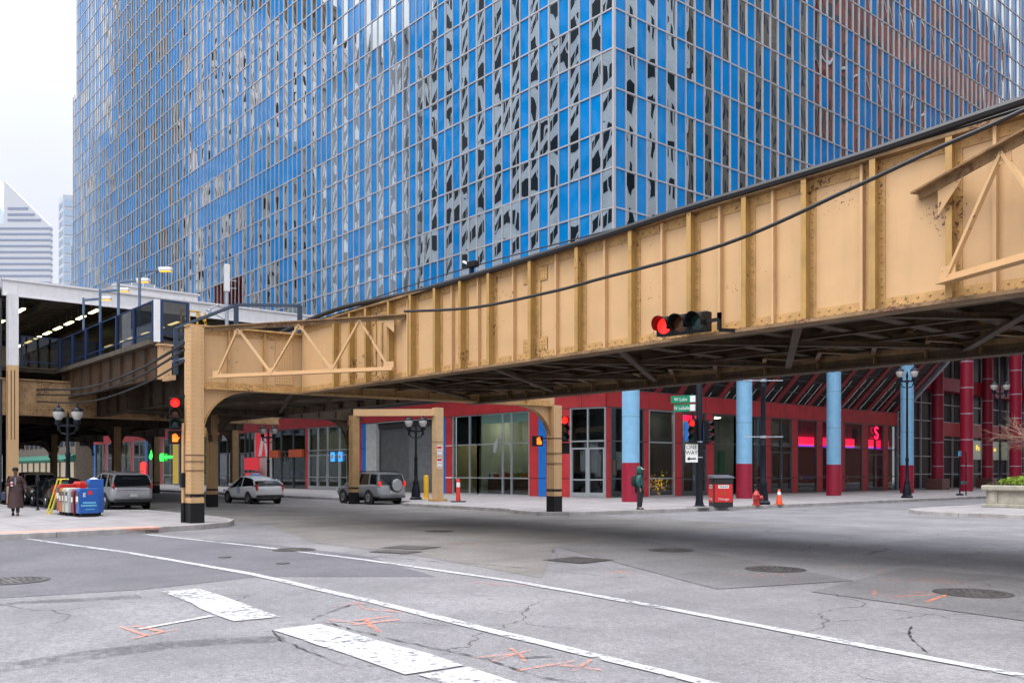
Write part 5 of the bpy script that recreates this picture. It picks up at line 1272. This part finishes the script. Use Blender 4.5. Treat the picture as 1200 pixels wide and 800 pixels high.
MB().prism([(-.22,-.22,.15),(-.22,.28,.15),(-.22,.28,1.2),(-.22,.1,1.2)], (.44,0,0)).build('shelf', NB('green',(.02,.16,.10)), t); MB().box(-.18,.18,-.1,.1,.55,.9).build('magazine', GOODS[0], t)
# red and white globe shaped advert behind them
t = thing('round_sign', 'red and white rounded sign head standing behind the blue newspaper boxes', 'sign', (-35.45, 9.75, .05))
MB().tube([(0,0,0),(0,0,.97)], .04, 8).build('pole', BLACKP, t); MB().lathe([(0,.95),(.2,1.0),(.28,1.15),(.27,1.25)], n=20).build('red_half', TRED, t, smooth=True); MB().lathe([(.27,1.25),(.2,1.4),(.0,1.48)], n=20).build('white_half', WHITEP, t, smooth=True)

# ------------------------------------------------------------------ traffic signals
REDL = mat('red_signal_lit', (.9,.02,.02), .4, var=0, emit=(1,.008,.006), es=2.0); OFFY = mat('amber_lens_off', (.09,.03,.008), .2, var=0); OFFG = mat('green_lens_off', (.01,.035,.035), .2, var=0)
HAND = mat('orange_hand_lit', (.9,.2,.02), .5, var=0, emit=(1,.11,.004), es=1.5); SHELL = mat('signal_black', (.008,.008,.009), .45, var=.1, spec=.25)
def signal(label, loc, nrm, horiz=False, lit=True, ped=None, bracket=None, s=1.0, back=False):
    """nrm: facing direction; lenses stacked red on top (or red at the left when horizontal)"""
    t = thing('traffic_signal', label, 'traffic light', loc)
    n = Vector(nrm).normalized(); r = Vector((0,0,1)).cross(n).normalized()
    M = frame(r, n, (0,0,0)); S = .33*s
    b = MB(); W_ = .17*s
    pos = [(-S,0),(0,0),(S,0)] if horiz else [(0,S),(0,0),(0,-S)]
    for (a, c) in pos: b.box(a-W_+.005, a+W_-.005, c-W_+.005, c+W_-.005, -.16*s, .02, 0, M)
    b.build('housing', SHELL, t, bevel=.02)
    for i, (a, c) in enumerate(pos):
        MB().lathe([(0,.045),(.08*s,.04),(.135*s,.021)][::-1], (a,c,0), 20, 0, M).build('lens', (REDL if lit else OFFY) if i == 0 else (OFFY if i == 1 else OFFG), t, smooth=True)
        v = MB(); k = 12                       # tunnel visor
        for j in range(k):
            a0, a1 = math.radians(-30+240*j/k), math.radians(-30+240*(j+1)/k)
            d0, d1 = [.24*s*(.75+.25*math.sin(x)) for x in (a0,a1)]; R = .15*s
            p = [(a+R*math.cos(a0),c+R*math.sin(a0)),(a+R*math.cos(a1),c+R*math.sin(a1))]; q = [(a+(R-.008)*math.cos(a0),c+(R-.008)*math.sin(a0)),(a+(R-.008)*math.cos(a1),c+(R-.008)*math.sin(a1))]
            v.add([(*p[0],.02),(*p[1],.02),(*p[1],d1),(*p[0],d0),(*q[0],.02),(*q[1],.02),(*q[1],d1),(*q[0],d0)], [(0,1,2,3),(4,7,6,5),(3,2,6,7),(0,4,5,1),(0,3,7,4),(1,5,6,2)], 0, M)
        v.build('visor', SHELL, t)
    if ped:
        pz = -S-.42*s
        MB().box(-.21*s,.21*s,pz-.2*s,pz+.2*s,-.2*s,.02,0,M).build('pedestrian_head', SHELL, t, bevel=.02)
        if ped == 'hand':
            h = MB(); z = pz
            h.box(-.08*s,.08*s,z-.13*s,z+.0,.021,.03,0,M)
            for i in range(4): h.box((-.08+.041*i)*s,(-.08+.041*i+.034)*s,z+.001,z+(.09,.12,.12,.08)[i]*s,.021,.03,0,M)
            h.prism([(.081*s,z-.09*s,.021),(.13*s,z+.0,.021),(.11*s,z+.03*s,.021),(.081*s,z-.03*s,.021)], (0,0,.009), 0, M); h.build('hand_symbol', HAND, t)
        MB().box(-.2*s,.2*s,pz+.2*s,pz+.215*s,.02,.2*s,0,M).build('pedestrian_visor', SHELL, t)
    if bracket:
        b = MB(); pts = [Vector(p) for p in bracket]
        for p, q in zip(pts[:-1], pts[1:]): b.bar(p, q, .06)
        b.build('bracket', SHELL, t)
    return t
signal('black traffic signal mounted sideways under the girder with its red lamp lit', (-10.95,13.45,4.53), (.12,-1,0), True, s=1.12, bracket=[(.55,.05,-.02),(.80,.1,0),(.80,.1,.12),(.80,.1,-.2),(1.0,.45,-.2)])
signal('red traffic signal with an orange hand below it, on the near corner column', (-28.25,10.15,3.55), (.94,-.34,0), ped='hand', s=1.0, bracket=[(-.05,.0,.55),(.2,.35,.55)])
signal('red traffic signal with a dark walk box below it, on the column across the street', (-26.25,24.95,3.45), (.9,-.43,0), ped='off', s=1.05, bracket=[(-.1,-.1,.6),(-.1,-.4,.6),(-.1,-.4,-.6)])
t = thing('pedestrian_signal', 'small walk signal showing an orange hand left of the column across the street', 'pedestrian signal', (-26.6,23.85,2.95))
Mx = frame((.43,.9,0),(.9,-.43,0),(0,0,0)); MB().box(-.2,.2,-.21,.21,-.2,.02,0,Mx).build('housing', SHELL, t, bevel=.02)
MB().box(-.05,.14,-.14,.0,.021,.03,0,Mx).box(-.05,.0,.001,.12,.021,.03,0,Mx).box(.01,.05,.001,.15,.021,.03,0,Mx).box(.06,.1,.001,.14,.021,.03,0,Mx).build('hand_symbol', HAND, t); MB().bar((0,0,.1),(.3,.5,.1),.05).build('bracket', SHELL, t)
t = thing('signal_pole', 'black signal pole in front of the arcade, a round steel mast with a stepped foot', 'pole', (-25.2,32.2,.15))
MB().lathe([(.30,0),(.30,.06),(.2,.1),(.16,.3),(.145,2.9),(.13,6.6),(.05,6.7)], n=18).build('mast', BLACKM, t, smooth=True); MB().box(-.42,.42,-.42,.42,0,.05).build('base', KERB, t)
MB().lathe([(.155,2.88),(.155,2.93)],n=16).lathe([(.158,2.2),(.158,2.24)],n=16).lathe([(.145,5.5),(.145,5.55)],n=16).build('strap', GALV, t)
MB().bar((.1,.05,1.9),(.25,.1,1.9),.18,.3).build('call_button', SHELL, t)
signal('red traffic signal on the left side of the black signal pole', (-25.3,31.85,3.55), (.35,-.94,0), s=1.0, bracket=[(0,.1,.5),(.2,.45,.5),(.2,.45,-.5),(0,.1,-.5)])
signal('dark traffic signal turned away on the right side of the black signal pole', (-25.0,32.65,3.5), (.45,.9,0), s=1.0, lit=False, bracket=[(0,-.1,.5),(-.3,-.5,.5),(-.3,-.5,-.5),(0,-.1,-.5)])
signal('second dark traffic signal turned away, partly hidden by the first', (-24.85,32.45,3.52), (1,.15,0), s=.95, lit=False)
SGG = mat('street_sign_green', (.0,.22,.11), .4, var=.03)
nS = Vector((.35,-.94,0)).normalized(); rS = Vector((0,0,1)).cross(nS)
for body, z, w, off in (('W Lake St', 4.82, 1.15, -.72), ('N LaSalle St', 4.43, 1.02, -.66)):
    p = Vector((-25.2,32.2,.15+z)) + rS*off + nS*.05
    t = thing('street_name_sign', 'green street name sign reading '+body+' high on the signal pole', 'street sign', p, 0, 'street name signs')
    M = frame(rS, nS, (0,0,0)); MB().box(-w/2,w/2,-.165,.165,-.012,.012,0,M).build('plate', SGG, t)
    MB().box(w/2-.26,w/2-.02,-.14,.14,.0125,.016,0,M).build('number_field', SIGNW, t)
    text(body.replace(' St',''), .21, SIGNW, t, tuple(rS*-.12+nS*.014+Vector((0,0,-.01))), tuple(nS), sx=.92)
p = Vector((-25.2,32.2,2.55)) + rS*-.3 + nS*.16
t = thing('one_way_sign', 'white one way sign with a black arrow pointing left on the signal pole', 'traffic sign', p)
M = frame(rS, nS, (0,0,0)); MB().box(-.28,.28,-.40,.40,-.008,.008,0,M).build('plate', SIGNW, t)
text('ONE', .24, BLACKP, t, tuple(nS*.01+Vector((0,0,.26))), tuple(nS)); text('WAY', .24, BLACKP, t, tuple(nS*.01+Vector((0,0,.02))), tuple(nS))
MB().box(-.1,.2,-.27,-.21,.0082,.012,0,M).prism([(-.22,-.24,.0082),(-.09,-.33,.0082),(-.09,-.15,.0082)],(0,0,.004),0,M).build('arrow', BLACKP, t)

# ------------------------------------------------------------------ planter, plants, bare tree
STONE = mat('weathered_planter_stone', (.36,.335,.27), .85, var=.2, vs=4, streak=.5, bump=.004)
t = thing('stone_planter', 'large weathered stone planter with moulded rim on the opposite pavement', 'planter', (-14.6,43.2,.15))
MB().box(-2.75,2.9,-.95,.95,0,.16).build('plinth', STONE, t, bevel=.03); MB().box(-2.55,2.7,-.80,.80,.16,.74).build('body', STONE, t, bevel=.02); MB().box(-2.75,2.9,-.98,.98,.74,.98).build('rim', STONE, t, bevel=.05)
b = MB()
for x in (-2.45,-.9,.7,2.3): b.box(x,x+.35,-.86,-.80,.16,.74)
b.box(-2.62,-2.55,-.7,-.4,.16,.74); b.build('pilaster', STONE, t); MB().box(-2.5,2.65,-.75,.75,.90,.985).build('soil', mat('dark_soil',(.03,.02,.014),.9,var=.4), t)
def leaves(name, m, t, cx, cy, cz, rx, ry, rz, n, s):
    b = MB()
    for i in range(n):
        a = rnd.random()*2*PI; q = rnd.random()**.5; p = Vector((cx+rx*q*math.cos(a), cy+ry*q*math.sin(a), cz+rz*rnd.random()*(1-.5*q)))
        R = Quaternion((rnd.gauss(0,1),rnd.gauss(0,1),rnd.gauss(0,1),rnd.gauss(0,1))).normalized().to_matrix().to_4x4(); R.translation = p
        k = s*rnd.uniform(.6,1.3); b.add([(-k,0,0),(0,-.4*k,.1*k),(k,0,0),(0,.4*k,.1*k)], [(0,1,2,3)], 0, R)
    return b.build(name, m, t, recalc=False)
t = thing('leafy_plant', 'bright yellow green shrub growing in the stone planter', 'shrub', (-15.9,43.0,1.15))
leaves('foliage', mat('lime_foliage',(.20,.30,.025),.6,var=.4,vs=6), t, 0,0,0,1.0,.5,.45,900,.07); MB().tube([(0,0,0),(0,0,.25)],.02,5).tube([(.3,.1,0),(.35,.1,.3)],.02,5).build('stem', mat('brown_twig',(.10,.06,.04),.8), t)
t = thing('low_plant', 'low brownish ground plants in the left half of the planter', 'plant', (-16.6,43.1,1.1))
leaves('foliage', mat('dull_foliage',(.07,.065,.025),.7,var=.4,vs=6), t, 0,0,-.02,.8,.5,.25,700,.06)
t = thing('bare_tree', 'bare twiggy young tree leaning from the planter towards the crimson column', 'tree', (-15.0,43.4,1.1))
BARK = mat('pale_brown_bark', (.22,.14,.09), .8, var=.3)
br = MB()
def grow(p, d, L, r, lv):
    q = p + d*L; m_ = p.lerp(q,.5)+Vector((rnd.gauss(0,.04),rnd.gauss(0,.04),rnd.gauss(0,.03)))*L
    br.tube([p, m_, q], [r, r*.8, r*.6], 5)
    if lv:
        for k in range(3 if lv > 1 else 4):
            dd = (d + Vector((rnd.gauss(0,.55),rnd.gauss(0,.55),rnd.gauss(.1,.4)))).normalized(); grow(p.lerp(q, rnd.uniform(.45,1)), dd, L*rnd.uniform(.55,.8), max(.006,r*.55), lv-1)
for k in range(7): a = PI*.55+k*.28; grow(Vector((0,0,1.3+.1*k)), Vector((math.cos(a)*1.0, math.sin(a)*.7, .35)).normalized(), 1.25, .03, 3)
br.build('branches', BARK, t); MB().tube([(0,0,-.2),(.03,0,1.2),(0,.02,2.6)], [.07,.055,.03], 8).build('trunk', BARK, t, smooth=True)

# ------------------------------------------------------------------ covers in the road
IRON = mat('worn_iron_cover', (.10,.09,.085), .55, .3, var=.35, vs=12)
def manhole(x, y, r, label):
    t = thing('manhole_cover', label, 'manhole cover', (x, y, .004), 0, 'round iron covers in the road')
    MB().lathe([(r+.07,0),(r+.07,.006),(r+.01,.008)], n=32).build('rim', KERB if False else mat('iron_rim',(.05,.046,.044),.6,var=.3), t)
    b = MB().lathe([(r,.0),(r,.010)], n=32)
    for k, n in ((.85,26),(.68,20),(.5,14),(.3,8)):
        for i in range(n): a = 2*PI*i/n; b.box(-.028,.028,-.02,.02,.0101,.016,0,Matrix.Rotation(a,4,'Z') @ Matrix.Translation((r*k,0,0)))
    b.build('lid', IRON, t)
manhole(-9.26,13.98,.46,'round iron cover in the middle of the road, right of the square drain grate')
manhole(-5.62,13.41,.46,'round iron cover on the dark patch with orange marks around it')
manhole(-13.0,15.6,.42,'round iron cover between the square drain grate and the shaded strip')
manhole(-18.5,9.29,.40,'round iron cover beside the far crosswalk line')
manhole(-16.2,3.2,.5,'round iron cover in the newest dark asphalt')
manhole(-21.5,15.4,.36,'round iron cover in the shade in front of the column across the street')
t = thing('drain_grate', 'square iron drain grate set in the road', 'drain grate', (-12.74,12.5,.004), .1)
MB().box(-.5,.5,-.5,.5,0,.006).build('frame', MATS['iron_rim'], t); b = MB()
for i in range(9): b.box(-.42,.42,-.42+.1*i,-.37+.1*i,.0062,.012)
b.build('grate_bars', IRON, t)
for (x, y, a, b_, lab) in ((-17.3,11.6,.55,.42,'larger square steel vault plate near the tip of the dark asphalt'),(-16.6,10.75,.5,.32,'smaller steel vault plate beside the far crosswalk line')):
    t = thing('vault_plate', lab, 'access cover', (x,y,.004), .35, 'steel plates in the road'); MB().box(-a,a,-b_,b_,0,.006).build('frame', MATS['iron_rim'], t); MB().box(-a+.06,a-.06,-b_+.06,b_-.06,.0062,.011).build('lid', IRON, t)
for (x, y, r, lab) in ((-17.8,7.4,.13,'small round valve cap left of its twin between the crosswalk lines'),(-15.9,7.75,.13,'small round valve cap right of its twin between the crosswalk lines')):
    t = tag(MB().lathe([(r,0),(r,.008),(r*.7,.012)], (0,0,0), 16).build('valve_cap', MATS['iron_rim']), lab, 'valve cap', 'small valve caps'); t.location = (x,y,.004)
# ------------------------------------------------------------------ people: skinned joints, local +x is forward
SKIN = mat('skin_light', (.42,.24,.17), .5, var=.05); SKIND = mat('skin_dark', (.13,.065,.04), .5, var=.05)
def skin(name, pts, edges, m, parent, sub=2, root=None):
    names = list(pts); me = bpy.data.meshes.new(name); me.from_pydata([pts[n][0] for n in names], [(names.index(a), names.index(b)) for a, b in edges], [])
    o = bpy.data.objects.new('tmp', me); COL.objects.link(o)
    o.modifiers.new('skin', 'SKIN'); 
    if not me.skin_vertices: 
        bpy.context.view_layer.objects.active = o; bm = bmesh.new(); bm.from_mesh(me); bm.verts.layers.skin.verify(); bm.to_mesh(me); bm.free()
    for i, n in enumerate(names):
        r = pts[n][1]; r = r if isinstance(r, tuple) else (r, r); me.skin_vertices[0].data[i].radius = r; me.skin_vertices[0].data[i].use_root = (n == (root or names[0]))
    s = o.modifiers.new('sub', 'SUBSURF'); s.levels = sub; s.render_levels = sub
    bpy.context.view_layer.update()
    dg = bpy.context.evaluated_depsgraph_get(); nm = bpy.data.meshes.new_from_object(o.evaluated_get(dg))
    bpy.data.objects.remove(o)
    for p in nm.polygons: p.use_smooth = True
    nm.materials.clear(); nm.materials.append(m)
    for p in nm.polygons: p.material_index = 0
    r = bpy.data.objects.new(name, nm); COL.objects.link(r); r.parent = parent; return r
def joints(P):
    J = {'pelvis':((0,0,.95),(.125,.15)),'waist':((0,0,1.10),(.11,.135)),'chest':((0,0,1.30),(.125,.165)),'neckb':((0,0,1.46),(.06,.07)),'neck':((.012,0,1.53),.052),'headb':((.02,0,1.60),(.075,.068)),'headm':((.02,0,1.68),(.098,.08)),'headt':((.01,0,1.745),(.07,.06))}
    for s, n in ((1,'l'),(-1,'r')):
        J['hip'+n] = ((0,s*.095,.90),.095); J['knee'+n] = (P['knee'+n],.062); J['ank'+n] = (P['ank'+n],.042)
        a = Vector(P['ank'+n]); J['toe'+n] = (tuple(a+Vector((.15,.01*s,-.05))),.035)
        J['sh'+n] = ((-.01,s*.17,1.40),.062); J['el'+n] = (P['el'+n],.045); J['wr'+n] = (P['wr'+n],.031)
        w = Vector(P['wr'+n]); d = Vector(P['hd'+n]).normalized(); J['pm'+n] = (tuple(w+d*.06),(.022,.036))
        t = Vector((1,0,0)) if abs(d.x) < .7 else Vector((0,0,1)); side = (t - d*t.dot(d)).normalized(); inn = Vector((0,-s,0))
        for k in range(4):
            b = w+d*.085+side*(.027-.018*k); L = (.065,.075,.07,.055)[k]
            J[f'f{k}a{n}'] = (tuple(b),.0095); J[f'f{k}b{n}'] = (tuple(b+d*L*.55+inn*.008),.0085); J[f'f{k}c{n}'] = (tuple(b+d*L+inn*.028),.0075)
        b = w+d*.035+side*.034; J['tha'+n] = (tuple(b),.011); J['thb'+n] = (tuple(b+d*.04+side*.018+inn*.012),.009)
    E = [('pelvis','waist'),('waist','chest'),('chest','neckb'),('neckb','neck'),('neck','headb'),('headb','headm'),('headm','headt')]
    for n in 'lr':
        E += [('pelvis','hip'+n),('hip'+n,'knee'+n),('knee'+n,'ank'+n),('ank'+n,'toe'+n),('chest','sh'+n),('sh'+n,'el'+n),('el'+n,'wr'+n),('wr'+n,'pm'+n)]
        for k in range(4): E += [('pm'+n,f'f{k}a{n}'),(f'f{k}a{n}',f'f{k}b{n}'),(f'f{k}b{n}',f'f{k}c{n}')]
        E += [('pm'+n,'tha'+n),('tha'+n,'thb'+n)]
    return J, E
def sub_(J, E, keep, grow, over=None):
    over = over or {}
    K = {}
    for k in keep:
        p, r = J[k]; r = r if isinstance(r, tuple) else (r, r); g = over.get(k, grow); K[k] = (p, (r[0]+g, r[1]+g))
    return K, [e for e in E if e[0] in K and e[1] in K]
def face(t, skinm, hx=.02, hz=1.68):
    """nose, eyes, mouth and ears, one mesh on the head"""
    b = MB(); b.add([(hx+.088,-.014,hz-.03),(hx+.088,.014,hz-.03),(hx+.122,0,hz-.03),(hx+.095,0,hz+.025)], [(0,1,3),(0,2,1),(0,3,2),(1,2,3)])
    for s in (-1,1): b.lathe([(.0,-.03),(.014,-.02),(.02,.0),(.014,.025),(0,.03)], (hx-.005,s*.083,hz-.005), 8)
    b.build('face', skinm, t, smooth=True)
    e = MB()
    for s in (-1,1): e.lathe([(0,-.009),(.012,0),(0,.009)], (hx+.087,s*.031,hz+.015), 8)
    e.box(hx+.083,hx+.093,-.024,.024,hz-.062,hz-.054); e.build('eyes_and_mouth', mat('dark_features',(.03,.015,.012),.4,var=0), t)
def shoe(p, t, m):
    b = MB(); p = Vector(p); b.loft([[(p.x+x, p.y+y*w, z) for y, z in ((-.05,0),(.05,0),(.048,h*.6),(.025,h),(-.025,h),(-.048,h*.6))] for x, w, h in ((-.08,.6,.08),(-.05,.9,.11),(.05,1,.10),(.13,.95,.06),(.18,.6,.035))]); return b.build('shoe', m, t, smooth=True)

# man waiting at the kerb
HD = math.atan2(.50,.86)
t = thing('person', 'man in a green hooded jacket and dark trousers waiting at the kerb with a backpack', 'person', (-25.42,28.5,.15), HD); t.scale = (.985,)*3
P = dict(kneel=(.03,.11,.50),kneer=(.02,-.10,.50),ankl=(.0,.13,.09),ankr=(-.02,-.11,.09),ell=(-.03,.245,1.13),elr=(-.03,-.245,1.13),wrl=(.06,.24,.90),wrr=(.07,-.23,.90),hdl=(.15,0,-1),hdr=(.2,.05,-1))
J, E = joints(P); skin('body', J, E, SKIN, t, 2, 'pelvis'); face(t, SKIN)
JK = mat('green_jacket', (.010,.085,.07), .7, var=.25, vs=8); JD = mat('dark_trousers', (.022,.022,.03), .8, var=.25)
K, E2 = sub_(J, E, ['chest','waist','pelvis','neckb','shl','shr','ell','elr','wrl','wrr'], .055, {'neckb': .06, 'wrl': .022, 'wrr': .022, 'pelvis': .05}); K['hem'] = ((0,0,.84),(.18,.21)); E2.append(('pelvis','hem'))
skin('jacket', K, E2, JK, t, 2, 'chest')
K, E2 = sub_(J, E, ['pelvis','hipl','hipr','kneel','kneer','ankl','ankr'], .042); skin('trousers', K, E2, JD, t, 2, 'pelvis')
h = MB(); rings = []
for a in range(9):                    # hood wrapped round the head, open at the face
    th = math.radians(35+290*a/8); rings.append([(.0+.125*math.cos(th)*k, .112*math.sin(th)*k, z) for k, z in ((.8,1.48),(1.0,1.56),(1.05,1.68),(.92,1.76),(.5,1.82),(.05,1.835))])
h.loft(rings, cap=False, closed=False); o = h.build('hood', JK, t, smooth=True); md = o.modifiers.new('thick','SOLIDIFY'); md.thickness = .02; md.offset = 1
MB().lathe([(.108,1.70),(.105,1.76),(.06,1.80),(0,1.81)], (.02,0,0), 16).prism([(.09,-.08,1.725),(.21,-.055,1.705),(.225,0,1.705),(.21,.055,1.705),(.09,.08,1.725)], (0,0,.012)).build('cap', WHITEP, t, smooth=True)
bp = MB().lathe([(.02,-.26),(.13,-.24),(.16,-.1),(.155,.1),(.12,.22),(.02,.25)], (-.21,0,1.22), 16, sy=1.1).build('backpack', mat('black_backpack',(.012,.02,.02),.7), t, smooth=True); MB().bar((-.15,.13,1.42),(.12,.12,1.36),.04,.02).bar((-.15,-.13,1.42),(.12,-.12,1.36),.04,.02).build('strap', BLACKP, bp)
for s in 'lr': shoe(P['ank'+s], t, RUBBER)

# woman walking with a cup
t = thing('person', 'woman in a long dark brown coat walking towards the street with a white cup', 'person', (-36.4,7.35,.15), math.atan2(-.22,.97)); t.scale = (.97,)*3
P = dict(kneel=(.10,.08,.50),kneer=(-.06,-.08,.50),ankl=(.16,.08,.09),ankr=(-.22,-.08,.14),ell=(-.10,.29,1.16),elr=(-.02,-.27,1.14),wrl=(.05,.33,.95),wrr=(.20,-.14,1.18),hdl=(.4,.1,-1),hdr=(1,.25,.15))
J, E = joints(P); skin('body', J, E, SKIND, t, 2, 'pelvis'); face(t, SKIND)
CO = mat('dark_brown_coat', (.055,.026,.026), .8, var=.3, vs=8)
K, E2 = sub_(J, E, ['chest','waist','neckb','shl','shr','ell','elr','wrl','wrr'], .04, {'neckb': .045, 'wrl': .022, 'wrr': .022}); skin('coat_top', K, E2, CO, t, 2, 'chest')
sk = MB(); rings = []
for z, rx, ry in ((1.16,.15,.185),(1.0,.17,.205),(.8,.205,.225),(.6,.235,.235),(.40,.27,.25),(.30,.28,.255)):
    rings.append([((rx+.012*math.sin(5*a+z*4))*math.cos(a)+(.9-z)*.02, (ry+.012*math.cos(4*a))*math.sin(a), z+(.02*math.sin(3*a) if z < .35 else 0)) for a in [2*PI*i/24 for i in range(24)]])
sk.loft(rings).build('coat_skirt', CO, t, smooth=True)
MB().box(.12,.135,-.03,.03,1.1,1.42).build('scarf', mat('grey_scarf',(.2,.19,.2),.8), t)
K, E2 = sub_(J, E, ['pelvis','hipl','hipr','kneel','kneer','ankl','ankr'], .02); skin('trousers', K, E2, JD, t, 2, 'pelvis')
MB().lathe([(.098,1.66),(.106,1.72),(.085,1.78),(.04,1.805),(0,1.81)], (.0,0,0), 16).build('hair', BLACKP, t, smooth=True)
for s in 'lr': shoe(P['ank'+s], t, RUBBER)
c = thing('paper_cup', 'white paper cup held in the hand of the woman in brown', 'cup', t.location + Matrix.Rotation(math.atan2(-.22,.97),3,'Z') @ Vector((.305,-.105,1.14)))
MB().lathe([(.032,-.07),(.042,.07),(.044,.075),(.04,.09),(.0,.092)], n=14).build('cup', WHITEP, c, smooth=True); MB().lathe([(.0385,-.02),(.0415,.04)], n=14).build('sleeve', TRED, c, smooth=True)
b = thing('shoulder_bag', 'dark blue shoulder bag carried by the woman in brown', 'bag', t.location + Matrix.Rotation(math.atan2(-.22,.97),3,'Z') @ Vector((-.02,-.36,.72)))
MB().box(-.17,.17,-.06,.06,-.16,.14).build('bag', mat('navy_bag',(.02,.03,.08),.6), b, bevel=.04); MB().tube([(-.12,0,.13),(-.03,.16,.68),(.12,0,.13)], .015, 6).build('strap', BLACKP, b)
